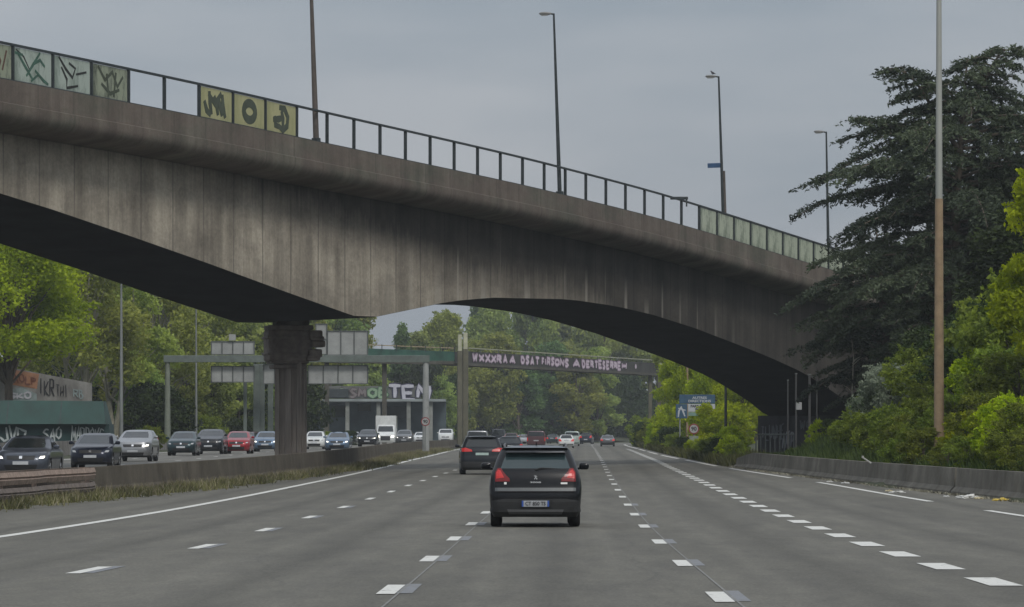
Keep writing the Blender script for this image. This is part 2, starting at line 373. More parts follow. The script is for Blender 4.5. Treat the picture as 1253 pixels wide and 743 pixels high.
# ------------------------------------------------------------------ terrain
def zg(X, Y):
    z = zr(Y); b = Bl(Y) if Y < 800 else Bl(800)+(Y-800)*1.0; m = Ml(Y) if Y < 800 else Ml(800)+(Y-800)
    if X > b+.3:
        t = X-b-.3; t0 = max(0, t-float(np.interp(Y, [188,216,262,300], [0,3.6,3.6,0])))
        sl_ = float(np.interp(Y, [60,110,240,275,330], [.3,.5,.5,.18,.14])); cap = float(np.interp(Y, [60,110,240,290], [3,5,5,3]))
        st = float(np.interp(Y, [60,110,215,250], [.45,.5,.35,.1]))
        return z-.06+min(st*min(t*3,1)+sl_*t0, cap)+.25*math.sin(X*.31+Y*.05)*min(t*.2,1)
    if X < m-.25:
        o = z+.35*min((m-.25-X)*1.5, 1)
        e = m-16.5
        if X < e: o += min((e-X)*.08, 2.2)+.2*math.sin(X*.2+Y*.07)*min((e-X)*.1,1)
        return o-.06
    return z-.06
xs = list(np.arange(-60, 60.1, 1.25)); xs = [-4500,-2000,-800,-400,-200,-120,-80]+xs+[80,120,200,400,800,2000,4500]
ys = [-300,-120,-60]+list(np.arange(-40, 340, 4.0))+list(np.arange(340, 900, 12.0))+[950,1050,1300,1800,2600,4000,6500]
vs = [(x, y, zg(x, y) if -80 < x < 80 else zg(80 if x > 0 else -80, y)) for y in ys for x in xs]; nx_ = len(xs)
fs = [(j*nx_+i, j*nx_+i+1, (j+1)*nx_+i+1, (j+1)*nx_+i) for j in range(len(ys)-1) for i in range(nx_-1)]
me = bpy.data.meshes.new('ground'); me.from_pydata(vs, [], fs)
GROUND = mat('ground_grass', (.05,.06,.022), .95, .4, .8, col2=(.028,.034,.016), bmp=.6)
me.materials.append(GROUND); me.polygons.foreach_set('use_smooth', [True]*len(me.polygons))
go = bpy.data.objects.new('ground', me); link(go); tag(go, kind='structure')
strip('motorway', lambda Y: Ml(Y)+_gw(Y), lambda Y: Bl(Y)+.05, -40, 760, ASPH, 0, 4, nx=4)
strip('opposite_carriageway', lambda Y: Ml(Y)-16, lambda Y: Ml(Y)-.9, -40, 760, ASPH2, 0, 4, nx=4, zf=lambda Y: zr(Y)+.35)
# gravelly dust on the shoulder beside the grass
strip('grass_strip_soil', lambda Y: Ml(Y)+.1, lambda Y: Ml(Y)+_gw(Y)-.25, -40, 420, mat('median_soil', (.09,.095,.04), .95, .5, 1.6, col2=(.05,.045,.03)), -.03, 4)
strip('shoulder', lambda Y: Ml(Y)+_gw(Y)-.3, lambda Y: Ml(Y)+_gw(Y)+.55, -40, 420, mat('shoulder_dust', (.12,.11,.09), .95, .5, 2.2, col2=(.075,.078,.06)), .004, 4)

# painted lines
def dash(mb, f, Ya, Yb, wd, off=0, z=.008, zf=zr):
    n = max(1, int((Yb-Ya)/6)+1)
    for i in range(n):
        a = Ya+(Yb-Ya)*i/n; b = Ya+(Yb-Ya)*(i+1)/n
        mb.add([(f(a)+off-wd/2,a,zf(a)+z),(f(a)+off+wd/2,a,zf(a)+z),(f(b)+off+wd/2,b,zf(b)+z),(f(b)+off-wd/2,b,zf(b)+z)], [(0,1,2,3)])
mk = MB(); fd = MB()
for f, ph in ((Rl, 42), (Ll, 44.3), (LLl, 51.7)):
    for k in range(-5, 50):
        Y = ph+13*k; dash(mk, f, Y-1.5, Y+1.5, .2 if f is not LLl else .19)
        if Y < 110: dash(fd, f, Y-1.2, Y+1.9, .17, .19 if f is not LLl else .14, .005)
for k in range(-5, 58):
    Y = 47+6.45*k; dash(mk, Wl, Y-1.5, Y+1.5, .38)
dash(mk, Sl, -40, 640, .24); dash(mk, El, 420, 640, .22)
for a in range(-45, 420, 52): dash(mk, El, a+1 if a+1 > -40 else -40, a+40, .22)
Z2 = lambda Y: zr(Y)+.35
dash(mk, lambda Y: Ml(Y)-15.2, -40, 640, .25, zf=Z2); dash(mk, lambda Y: Ml(Y)-1.6, -40, 640, .25, zf=Z2)
for k in range(-3, 48):
    for q in (-5.2, -8.7, -12.2): dash(mk, lambda Y: Ml(Y)+q, 13*k, 13*k+3, .16, zf=Z2)
tag(mk.build('road_markings', PAINT), kind='structure'); tag(fd.build('faded_road_markings', FADED), kind='structure')
jt = MB()
dash(jt, Ll, 20, 120, .025, .13, .006); dash(jt, Rl, 20, 620, .025, .13, .006)
tag(jt.build('pavement_joints', mat('joint_seal', (.2,.2,.19), .8, .3, 5)), kind='structure')

# ------------------------------------------------------------------ the flyover
ZREL = spline([(90,15.6),(130,15.1),(150,14.82),(164.6,14.58),(178,14.25),(192.6,13.88),(200,13.64),(214.7,13.02),(238,11.62),(262,10.2)])
ZHR = lin([(90,9.0),(108,5.6),(111,5.7),(120,7.7),(130,9.2),(141,9.9),(150,9.6),(156,8.95),(162,8.2),(168,7.42),(175,6.45),(181.3,5.62),(183.5,5.66),(187,6.1),(191,6.6),(195.6,6.95),
           (205,7.2),(211,7.05),(216,6.75),(222,6.2),(228,5.5),(233,4.9),(239,4.05),(244,3.0),(247,2.3),(249,1.6),(264,1.6)])
E2 = Vector((.3885,.9215)); N2 = Vector((-.9215,.3885))
def bp(Y, c=0.0): return (-18.9+.4216*(Y-150)+N2.x*c, Y+N2.y*c)
def bs(Y): return (Y-150)*1.0852
def loft_uv(name, secs, mats, parent, mi=None, top=0.0):
    # secs: list of (Y, [(c,z)...]); UV u = metres along, v = metres below the parapet top
    n = len(secs[0][1]); vs = []; uvs = []
    for Y, pts in secs:
        for c, z in pts:
            x, y = bp(Y, c); vs.append((x, y, CZ+z)); uvs.append((bs(Y), ZREL(Y)-1.4-z+(c*.3)))
    fs = []; ms = []
    for i in range(len(secs)-1):
        for k in range(n): fs.append((i*n+k, i*n+(k+1)%n, (i+1)*n+(k+1)%n, (i+1)*n+k)); ms.append(mi[k] if mi else 0)
    fs += [tuple(range(n)), tuple((len(secs)-1)*n+k for k in range(n))]; ms += [0,0]
    me = bpy.data.meshes.new(name); me.from_pydata(vs, [], fs)
    for m in mats: me.materials.append(m)
    me.polygons.foreach_set('material_index', ms)
    ul = me.uv_layers.new(name='UVMap')
    for l in me.loops: ul.data[l.index].uv = uvs[l.vertex_index]
    bm = bmesh.new(); bm.from_mesh(me); bmesh.ops.recalc_face_normals(bm, faces=bm.faces); bm.to_mesh(me); bm.free()
    me.polygons.foreach_set('use_smooth', [True]*len(me.polygons)); me.set_sharp_from_angle(angle=R_(28))
    o = bpy.data.objects.new(name, me); link(o, parent); return o
bx0, by0 = bp(183)
fly = bpy.data.objects.new('flyover_bridge', None); link(fly)
tag(fly, 'sooty concrete flyover crossing the motorway, with steel railing and graffitied panels', 'flyover')
Ys = sorted(set([90+i*2.0 for i in range(87)]+[181.3,183.5,111,108]))
def dsec(Y):
    t = ZREL(Y)-1.4
    return [(0,t),(0,t-.85),(-.06,t-.88),(-.06,t-1.12),(-.02,t-1.3),(.1,t-1.46),(.3,t-1.56),(.6,t-1.6),(1.6,t-1.75),(7.4,t-1.95),(8.4,t-1.85),(9,t-1.6),(9,t-.2),(8.7,t-.2),(8.7,t-1.1),(.3,t-.85),(.3,t)]
def gsec(Y):
    t = ZREL(Y)-1.4; h = ZHR(Y)
    return [(1.5,t-1.76),(1.5,h+.0),(1.62,h-.03),(7.38,h-.22),(7.5,h-.18),(7.5,t-1.97)]
loft_uv('deck', [(Y, dsec(Y)) for Y in Ys], [FASCIA], fly)
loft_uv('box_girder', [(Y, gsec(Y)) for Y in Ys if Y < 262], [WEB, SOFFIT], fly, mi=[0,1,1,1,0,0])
# railing
def rail_bar(mb, Ya, Yb, dz, h, wd):
    n = max(1, int((Yb-Ya)/3))
    for i in range(n):
        a = Ya+(Yb-Ya)*i/n; b = Ya+(Yb-Ya)*(i+1)/n; vs = []
        for Y in (a, b):
            for c, z in ((.15-wd/2,-h/2),(.15+wd/2,-h/2),(.15+wd/2,h/2),(.15-wd/2,h/2)):
                x, y = bp(Y, c); vs.append((x, y, CZ+ZREL(Y)+dz+z))
        mb.add(vs, [(0,1,5,4),(1,2,6,5),(2,3,7,6),(3,0,4,7),(0,1,2,3),(4,5,6,7)])
mb = MB(); rail_bar(mb, 96, 262, -.03, .085, .12); mb.build('top_rail', STEELD, fly)
mb = MB(); rail_bar(mb, 96, 262, -1.37, .05, .1); mb.build('bottom_rail', STEELD, fly)
POST_DY = 2.75/1.0852
# anchor: a post stands at px 404 -> Y
Yp0 = 81.25/(.4216-(404-CX)/F)+0.0
Yp0 = (18.9+.4216*150)/(.4216-(404-CX)/F)
def idx(i): return Yp0+POST_DY*i*(1.1 if i < 0 else 1.0)
posts = [idx(i) for i in range(-31, 34) if 97 < idx(i) < 262]
ang = math.atan2(E2.y, E2.x)
for Y in posts:
    mb = MB(); x, y = bp(Y, .15)
    mb.box((0,0,.68), (.085,.13,1.36), ang); mb.build('railing_post', STEELD, fly, loc=(x, y, CZ+ZREL(Y)-1.4))
def panel(i, m, name='glass_panel'):
    mb = MB(); a, b = idx(i)+.12, idx(i+1)-.12; vs = []
    x0, y0 = bp(a, .15); z0 = CZ+ZREL(a)-1.35
    for Y in (a, b):
        for c, dz in ((.135,-1.33),(.165,-1.33),(.165,-.1),(.135,-.1)):
            x, y = bp(Y, c); vs.append((x-x0, y-y0, CZ+ZREL(Y)+dz-z0))
    mb.add(vs, [(0,1,5,4),(1,2,6,5),(2,3,7,6),(3,0,4,7),(0,1,2,3),(4,5,6,7)])
    o = mb.build(name, m, fly, loc=(x0, y0, z0)); return o, (a+b)/2
def ribbon(strokes, wd, depth=.01):
    """thick painted strokes in the local x,z plane"""
    mb = MB()
    for s in strokes:
        P = [Vector(p) for p in s]; L_, R__ = [], []
        for i, p in enumerate(P):
            t = (P[min(i+1,len(P)-1)]-P[max(i-1,0)]).normalized(); nn = Vector((-t.y, t.x))*wd/2
            if i in (0, len(P)-1): nn *= .7
            L_.append(p+nn); R__.append(p-nn)
        for i in range(len(P)-1):
            mb.plate([tuple(L_[i]), tuple(R__[i]), tuple(R__[i+1]), tuple(L_[i+1])], -depth*(1+.3*random.random()), 0)
    return mb
def paint_on(i0, strokes, wd, m, name='graffiti', parent=None):
    Y = (idx(i0)+idx(i0+1))/2; x, y = bp(Y, .132); z = CZ+ZREL(Y)-.72
    strokes = [[(x_*1.45, z_*1.08) for x_, z_ in st_] for st_ in strokes]
    mb = ribbon(strokes, wd); o = mb.build(name, m, parent or fly, loc=(x, y, z)); o.rotation_euler = (R_(0), R_(1.2), ang); return o
GR_DK = mat('dark_green_spray', (.06,.075,.05), .8, .3, 3); GR_GN = mat('green_spray', (.05,.12,.085), .8, .4, 4); GR_BK = mat('black_spray', (.02,.022,.02), .8, .3, 4)
# leading panels at the left of the photograph, posts there lie 8..11 bays left of the anchor
def post_px(i):
    x, y = bp(idx(i), .15); return CX+F*x/y
left_i = min(range(-12, 0), key=lambda i: abs(post_px(i)-157))
yel_i = min(range(-8, 0), key=lambda i: abs(post_px(i)-243))
for k in range(left_i-5, left_i):
    o, _ = panel(k, PANE_D if k in (left_i-1, left_i-4) else PANE_W); o['label'] = 'dirty whitish glass panel with dark tags'
def blob(n, x, z, r): return [(x+r*math.cos(a), z+r*.9*math.sin(a)) for a in np.linspace(0, 2.35*math.pi, n)]
paint_on(left_i-3, [[(-.85,.42),(-.4,-.05),(0,-.45)],[(-.95,.38),(-.55,.35)],[(.35,.55),(0,.1),(-.35,-.35)],[(0,.1),(.35,.3),(.6,.1)],[(.1,-.1),(.55,-.4),(.8,-.5)],[(-.1,-.5),(.3,-.2)]], .13, GR_GN)
paint_on(left_i-3, [[(-.9,.5),(-.5,.3),(-.2,-.1)]], .07, GR_BK)
paint_on(left_i-2, [[(-.75,.55),(-.35,.15),(0,-.1),(.15,.25),(-.2,.4)],[(-.6,.2),(-.3,-.2),(-.3,-.5),(.3,-.35)],[(.2,.05),(.75,.2)]], .12, GR_BK)
paint_on(left_i-1, [[(-.7,.5),(-.3,.05),(.1,.4),(.4,-.1),(.7,.3)],[(-.5,-.1),(0,-.4),(.5,-.2)],[(-.2,.3),(-.1,-.5)],[(.3,.4),(.2,-.5)]], .16, GR_DK)
paint_on(left_i-4, [[(.1,.5),(.4,0),(.2,-.5)],[(.7,.4),(.5,-.3)]], .14, mat('brown_spray', (.12,.07,.05), .8, .3, 3))
for k in (yel_i, yel_i+1, yel_i+2):
    o, _ = panel(k, PANE_Y); o['label'] = 'yellowed panel with a fat dark letter'
# M, O and a mirrored C as fat bubble letters
paint_on(yel_i, [[(-.75,.05),(-.6,-.3),(-.35,-.45)],[(-.45,.45),(-.4,0),(-.3,-.42)],[(-.15,.3),(0,0),(.1,-.4)],[(-.5,.35),(-.1,.0),(.3,.45)],[(.35,.42),(.4,0),(.55,-.45)],[(.1,.3),(.25,-.1),(.35,-.4)]], .3, GR_DK)
paint_on(yel_i+1, [blob(26, 0, 0, .36)], .36, GR_DK)
paint_on(yel_i+2, [[(-.15,.42),(.2,.4),(.42,.1),(.38,-.25),(.1,-.45),(-.2,-.3)],[(-.55,-.1),(-.2,-.05),(.1,.05)],[(-.45,.05),(-.4,-.3),(-.1,-.35)],[(0,.3),(.1,0),(.1,-.3)]], .3, GR_DK)
right_i = min(range(8, 24), key=lambda i: abs(post_px(i)-862))
for k in range(right_i, right_i+11):
    if idx(k+1) < 261: o, _ = panel(k, PANE_G); o['label'] = 'green stained glass panel'
# abutments and piers
def trans_block(mb, Y, c0, c1, half, z0, z1, taper=0):
    a = bp(Y-half/1.0852, c0); b = bp(Y+half/1.0852, c0); c = bp(Y+half/1.0852, c1); d = bp(Y-half/1.0852, c1)
    mb.prism([a,b,c,d], z0, z1)
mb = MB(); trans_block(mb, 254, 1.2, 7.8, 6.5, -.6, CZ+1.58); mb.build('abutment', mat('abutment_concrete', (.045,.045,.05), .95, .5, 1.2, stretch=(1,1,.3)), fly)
# wall light graffiti on the abutment
wx, wy = bp(248, 7.8)
px0, py0 = 186.0-.0, 0
# pier under the left haunch
PX, PY = -10.15, 186.0
pier = bpy.data.objects.new('pier', None); link(pier, fly)
zb = zr(PY)-.2
mb = MB(); poly = []
for k in range(4):                         # square shaft with flutes on every side
    a = k*math.pi/2
    for t in (-.62,-.42,-.39,-.17,-.13,.13,.17,.39,.42,.62):
        dp = .62 if (abs(t) >= .42 or abs(t) <= .13) else .5
        p = Vector((t, -dp)); c_, s_ = math.cos(a), math.sin(a); poly.append((p.x*c_-p.y*s_, p.x*s_+p.y*c_))
M3 = Matrix.Rotation(ang-math.pi/2+R_(14), 3, 'Z')
poly = [tuple((M3 @ Vector((x,y,0))).xy) for x, y in poly]
mb.prism([(PX+x, PY+y) for x, y in poly], zb, CZ+3.6); mb.build('shaft', mat('shaft_concrete', (.22,.195,.175), .9, .5, 1.1, stretch=(2,2,.2), bmp=.3, spec=.2), pier)
mb = MB()
def rot_box(mb, c, d, bev=.05): mb.box((PX+c[0], PY+c[1], c[2]), d, R_(12), bev=bev)
rot_box(mb, (-.15,0,CZ+4.38), (2.0,1.8,1.45), .14); rot_box(mb, (-.15,0,CZ+3.62), (1.75,1.6,.14), .05); rot_box(mb, (-.15,0,CZ+3.42), (1.5,1.4,.2), .06); rot_box(mb, (-.15,0,CZ+4.0), (2.12,1.92,.1), .03); rot_box(mb, (-.15,0,CZ+4.75), (2.12,1.92,.12), .03); rot_box(mb, (-.1,0,CZ+5.2), (2.0,1.9,.22), .05)
for dx, dz, h in ((1.22,4.86,.42),(1.35,4.45,.3),(1.2,4.02,.38),(1.3,4.7,.2),(1.1,3.8,.25)): rot_box(mb, (dx-.12,-.35,CZ+dz), (.62,1.0,h), .08)
mb.build('capital', mat('capital_concrete', (.15,.13,.115), .9, .4, 2.5, bmp=.5, spec=.2), pier)
mb = MB(); rot_box(mb, (.0,0,CZ+5.5), (1.5,1.4,.75), .04); mb.build('bearing_block', CONCD, pier)
mb = MB(); X1, Y1 = bp(109.5, 4.5); mb.box((X1, Y1, (CZ+5.5-.5)/2), (1.6,1.6,CZ+5.5+.5), .4, bev=.1); mb.build('pier', CONCD, fly)

# ------------------------------------------------------------------ lamp posts
def lamp_post(loc, h, r0, r1, label, lean=0, arm=.7, armdir=(-1,0), mats=None, lower=None, group=None, head=True, cat='lamp post', name='lamp_post', armmat=None):
    o = empty(name, loc, label, cat, group); m = mats or GALV
    if lower:
        mb = MB(); rs = r0+(r1-r0)*lower[0]/h
        mb.tube([(0,0,0),(0,0,lower[0])], [r0*1.12, rs*1.12], 12); mb.build('lower_pole', lower[1], o, smooth=40)
        mb = MB(); mb.tube([(0,0,lower[0]-.02),(0,0,h)], [rs, r1], 12); mb.build('pole', m, o, smooth=40)
    else:
        mb = MB(); mb.tube([(0,0,0),(0,0,h*.25),(0,0,h)], [r0, r0*.8+r1*.2, r1], 10); mb.build('pole', m, o, smooth=40)
    if head:
        ax, ay = armdir; mb = MB()
        mb.tube([(0,0,h-.05),(ax*arm*.35,ay*arm*.35,h+.02)], r1*.9, 8); mb.build('arm', m, o, smooth=40)
        mb = MB(); a = math.atan2(ay, ax)
        mb.tube([(ax*arm*t, ay*arm*t, h+.0+dz) for t, dz in ((.18,0),(.35,.0),(.7,.02),(1.05,.03),(1.18,.03))], [.05,.1,.13,.11,.03], 10)
        mb.v = [(x, y, h+(z-h)*.65) for x, y, z in mb.v]; hd = mb.build('lamp_head', mat('lamp_housing', (.2,.2,.19), .6, .2, 4), o, smooth=60)
        mb = MB(); mb.box((ax*arm*.75, ay*arm*.75, h-.07), (.35,.16,.05), a, bev=.02); mb.build('lens', mat('lamp_lens', (.35,.35,.33), .3, .1, 4), hd)
    o.rotation_euler = (0, R_(lean), 0); return o
GRP = 'lamp posts on the flyover'
def on_rail(px):
    u_ = (px-CX)/F; Y = (18.9+.4216*150-N2.x*.34+u_*N2.y*.34)/(.4216-u_); x, y = bp(Y, .34); return Y, x, y
BRN = mat('brown_lamp_pole', (.085,.07,.06), .7, .3, 2)
for px, topy, lab, r in ((387, -95, 'tall brown lamp post beside the yellow graffiti panels of the flyover', .135), (685, 16, 'slim dark lamp post with its lamp on top at the middle of the flyover railing', .11),
                      (886, 93, 'lamp post with a bird on its lamp and a blue plate halfway, on the flyover', .105), (1014, 161, 'lamp post at the right end of the flyover beside the cedar', .1)):
    Y, x, y = on_rail(px); zb_ = CZ+ZREL(Y)-1.42; h = (py2z(topy, Y)-zb_)
    o = lamp_post((x, y, zb_), h, r, .05, lab, lean=-1.9 if px < 1000 else -1, arm=.62, armdir=(-1,.1), mats=BRN if px < 500 else STEELD, group=GRP)
    mb = MB(); mb.box((0,.0,.12), (.3,.3,.24), ang, bev=.02); mb.build('base_box', STEELD, o)
    if px == 886:
        mb = MB(); mb.box((-.4,0,py2z(202,Y)-zb_), (.75,.06,.26), 0, bev=.02); mb.build('blue_plate', mat('blue_plate', (.02,.07,.16), .5, .2, 3), o)
        mb = MB(); mb.tube([(.1,0,0),(.1,0,h*.42)], .085, 8); mb.build('lower_pole', BRN, o, smooth=40)
        # bird
        top = Matrix.Rotation(R_(-1.9), 3, 'Y') @ Vector((-.35,0,h+.08))
        bd = MB(); bd.tube([(-.0,0,.0),(.02,0,.1)], .012, 5); bd.tube([(.05,0,.02),(.05,0,.1)], .012, 5)
        bd.tube([(.32,0,.09),(.2,0,.12),(.08,0,.16),(-.02,0,.22),(-.07,0,.3),(-.1,0,.34),(-.13,0,.34),(-.19,0,.33)], [.01,.045,.1,.1,.05,.055,.045,.006], 8)
        bo = bd.build('bird', mat('bird_feathers', (.06,.06,.07), .8, .3, 10), smooth=60, loc=(x+top.x, y+top.y, zb_+top.z))
        tag(bo, 'small dark bird perched on the lamp of the flyover lamp post', 'bird')
        bo.scale = (.62,.62,.62)
# small plate seen on the rail at right
Yq, xq, yq = on_rail(831); mb = MB(); mb.box((0,0,.2),(.95,.12,.16), 0, bev=.03); mb.box((.4,0,0),(.08,.08,.5)); mb.build('rail_plate', STEELD, fly, loc=(xq, yq, CZ+ZREL(Yq)-.1))
# the tall pole on the right bank
lamp_post((px2x(1149,141), 141, zg(px2x(1149,141),141)-.2), 20.5, .165, .07, 'very tall lamp pole on the right bank, brown below and pale grey above', arm=1.6, lower=(9.2, POLEBR), mats=mat('pale_pole', (.36,.37,.34), .5, .2, 1.5, stretch=(1,1,.2), metal=.2))
for px, Y, h, r, lab in ((148.5, 262, 12, .13, 'pale lamp post rising behind the white car on the left carriageway'), (240, 345, 12, .12, 'thin lamp post crossing the left end of the sign gantry'),
                        (888, 262, 11, .1, 'dark lamp post in front of the yellow-green bushes under the bridge'), (841, 350, 12, .13, 'brownish lamp post behind the blue direction sign')):
    X = px2x(px, Y); lamp_post((X, Y, zg(X, Y)-.1), h, r, .06, lab, arm=1.5, armdir=(1,0) if px < 600 else (-1,0), mats=GALV if px < 600 else (STEELD if px > 870 else POLEBR))
# thin poles in front of the abutment
for px, top, Y, lab, r in ((974, 458, 214, 'thin grey pole with a pale box, in front of the dark abutment', .055), (990.5, 459, 212, 'thickest dark pole of those before the abutment', .075), (999.5, 457, 216, 'rightmost thin pole before the abutment', .04), (964, 466, 220, 'faint leftmost thin pole before the abutment', .04)):
    X = px2x(px, Y); zb_ = zg(X, Y)-.1; h = py2z(top, Y)-zb_
    o = empty('steel_pole', (X, Y, zb_), lab, 'pole', 'poles before the abutment'); mb = MB(); mb.tube([(0,0,0),(0,0,h)], [r, r*.8], 8); mb.build('pole', mat('pole_grey', (.075,.075,.075), .6, .2, 3), o, smooth=40)
    mb = MB(); mb.lathe([(r*1.2,0),(r*1.2,.06)], 8, 'Z', c=(0,0,h)); mb.build('cap', GALV, o)
    if px == 974: mb = MB(); mb.box((.15,-.05,py2z(497,Y)-zb_), (.3,.12,.4), 0, bev=.02); mb.build('control_box', mat('box_paint', (.35,.36,.36), .6, .1, 3), o)

GLY = {'T':[[(0,1),(1,1)],[(.5,1),(.5,0)]],'E':[[(1,1),(0,1),(0,0),(1,0)],[(0,.5),(.8,.5)]],'N':[[(0,0),(0,1),(1,0),(1,1)]],'O':[[(.5,1),(0,.75),(0,.25),(.5,0),(1,.25),(1,.75),(.5,1)]],
 'W':[[(0,1),(.25,0),(.5,.7),(.75,0),(1,1)]],'X':[[(0,1),(1,0)],[(1,1),(0,0)]],'R':[[(0,0),(0,1),(.9,.85),(.8,.5),(0,.5)],[(.3,.5),(1,0)]],'A':[[(0,0),(.5,1),(1,0)],[(.2,.35),(.8,.35)]],
 'D':[[(0,0),(0,1),(.7,.9),(1,.5),(.7,.1),(0,0)]],'S':[[(1,.9),(.4,1),(0,.75),(.5,.5),(1,.25),(.5,0),(0,.1)]],'F':[[(0,0),(0,1),(1,1)],[(0,.5),(.8,.5)]],'I':[[(.5,0),(.5,1)]],'H':[[(0,0),(0,1)],[(1,0),(1,1)],[(0,.5),(1,.5)]],
 'K':[[(0,0),(0,1)],[(1,1),(0,.45),(1,0)]],'M':[[(0,0),(.1,1),(.5,.3),(.9,1),(1,0)]],'L':[[(0,1),(0,0),(1,0)]],'P':[[(0,0),(0,1),(.9,.85),(.8,.5),(0,.45)]],'B':[[(0,0),(0,1),(.8,.85),(.6,.52),(0,.5)],[(.6,.52),(1,.25),(.7,0),(0,0)]],
 'J':[[(.8,1),(.8,.2),(.4,0),(0,.25)]],'V':[[(0,1),(.5,0),(1,1)]],'Y':[[(0,1),(.5,.5),(1,1)],[(.5,.5),(.5,0)]],'U':[[(0,1),(0,.2),(.5,0),(1,.2),(1,1)]]}
ggr = random.Random(11)
def graf(txt, wd, ht, parent, loc, fill, edge=None, rz=0, tilt=0, bold=.3, name='graffiti', gap=.12, wild=.1):
    n = len(txt); cw = wd/n; w_ = min(cw, ht)*bold
    for i, ch in enumerate(txt):
        sx = cw*(1-gap)*ggr.uniform(.85,1.15); sz = ht*ggr.uniform(.82,1.12); oz = ggr.uniform(-.06,.06)*ht; sh = ggr.uniform(-.15,.15); st = []
        for q in GLY.get(ch, GLY['O']):
            P = [((x-.5+sh*(z-.5)+ggr.uniform(-wild,wild)*.6)*sx*.8, (z-.5+ggr.uniform(-wild,wild)*.5)*sz*.8+oz) for x, z in q]
            Q = []
            for a, b in zip(P, P[1:]): Q += [a, ((a[0]+b[0])/2+ggr.uniform(-.03,.03)*cw, (a[1]+b[1])/2+ggr.uniform(-.03,.03)*ht)]
            st.append(Q+[P[-1]])
        dx = -wd/2+cw*(i+.5); T_ = Matrix.Rotation(rz, 3, 'Z') @ Matrix.Rotation(tilt, 3, 'Y') @ Vector((dx,0,0))
        for m, k, dy in ([(edge, 1.75, 0.0)] if edge else [])+[(fill, 1.0, .03)]:
            o = ribbon(st, w_*k, .012).build(name, m, parent, loc=(loc[0]+T_.x+dy*math.sin(rz), loc[1]+T_.y-dy*math.cos(rz), loc[2]+T_.z)); o.rotation_euler = (0, tilt, rz)

# ------------------------------------------------------------------ concrete barriers
def barrier(name, f, Y0, Y1, h, label, group=None, step=3, off=0, m=None, w0=.3, w1=.11, hf=None):
    n = max(2, int((Y1-Y0)/step)+1); vs = []; fs = []; prof = [(-w0,-.3),(-w0,.12),(-.17,.3),(-w1,1),(w1,1),(.17,.3),(w0,.12),(w0,-.3)]
    Yc = (Y0+Y1)/2; ox, oz = f(Y0)+off, zr(Y0)
    for i in range(n):
        Y = Y0+(Y1-Y0)*i/(n-1); wob = .01*math.sin(Y*.11); hh = (hf(Y) if hf else h)+.01*math.sin(Y*.07)
        for a, b in prof: vs.append((f(Y)+off+a+wob-ox, Y-Y0, zr(Y)+(b*hh if b > 0 else b)-oz))
    k = len(prof)
    for i in range(n-1):
        for j in range(k): fs.append((i*k+j, i*k+(j+1)%k, (i+1)*k+(j+1)%k, (i+1)*k+j))
    fs += [tuple(range(k)), tuple((n-1)*k+j for j in range(k))]
    me = bpy.data.meshes.new(name); me.from_pydata(vs, [], fs); me.materials.append(m or BARR)
    bm = bmesh.new(); bm.from_mesh(me); bmesh.ops.recalc_face_normals(bm, faces=bm.faces); bm.to_mesh(me); bm.free()
    o = bpy.data.objects.new(name, me); link(o); o.location = (ox, Y0, oz); return tag(o, label, 'barrier', group)
def barrmat(name, base, low):
    m, nt, b = nt_new(name)
    n1 = noise(nt, coords(nt, 'Object', (.6,.6,.6)), 1.2, 5); n2 = noise(nt, coords(nt, 'Object', (.8,.5,.35)), 1.5, 6, .7); n3 = noise(nt, coords(nt, 'Object'), 12, 5, .7)
    c = ramp(nt, n1, [(.3, tuple(x*.7 for x in base)), (.7, tuple(x*1.2 for x in base))])
    c = mixc(nt, .8, c, ramp(nt, n2, [(.3,(.6,.57,.52)),(.65,(1.08,1.08,1.06))]), 'MULTIPLY'); c = mixc(nt, .6, c, ramp(nt, n3, [(.3,(.7,.7,.7)),(.7,(1.15,1.15,1.15))]), 'MULTIPLY')
    nt.links.new(c, b.inputs['Base Color']); b.inputs['Roughness'].default_value = .93; b.inputs['Specular IOR Level'].default_value = .2
    bump(nt, b, n3, .4, .02); MATS[name] = m; return m
BARR = barrmat('barrier_concrete', (.2,.19,.165), 0); BARRL = barrmat('median_concrete', (.125,.11,.088), 0)
RB = [(60,96.4,'nearest length of the low concrete wall on the right'),(96.6,124.9,'low concrete wall length on the right with yellow litter at its foot'),(125.25,158,'low concrete wall length on the right in front of the tall lamp pole'),(158.1,212,'far length of the low concrete wall on the right, ending at the bushes')]
for a, b, l in RB:
    barrier('concrete_barrier', Bl, a, b, .8, l, 'concrete wall lengths on the right', hf=lambda Y: .8 if Y < 200 else max(.45,.8-(Y-200)*.03))
def mh(Y): return float(np.interp(Y, [60,125,165,215,300,450], [.84,.84,.92,.96,.94,.9]))
for a, b, l in [(60,139.9,'weathered concrete median wall behind the rusty guardrail'),(140,229.9,'weathered concrete median wall passing the bridge pier'),(230,640,'far concrete median wall running out to the footbridge')]:
    barrier('median_barrier', Ml, a, b, .85, l, 'concrete median wall lengths', hf=mh, m=BARRL, w0=.26, w1=.12)
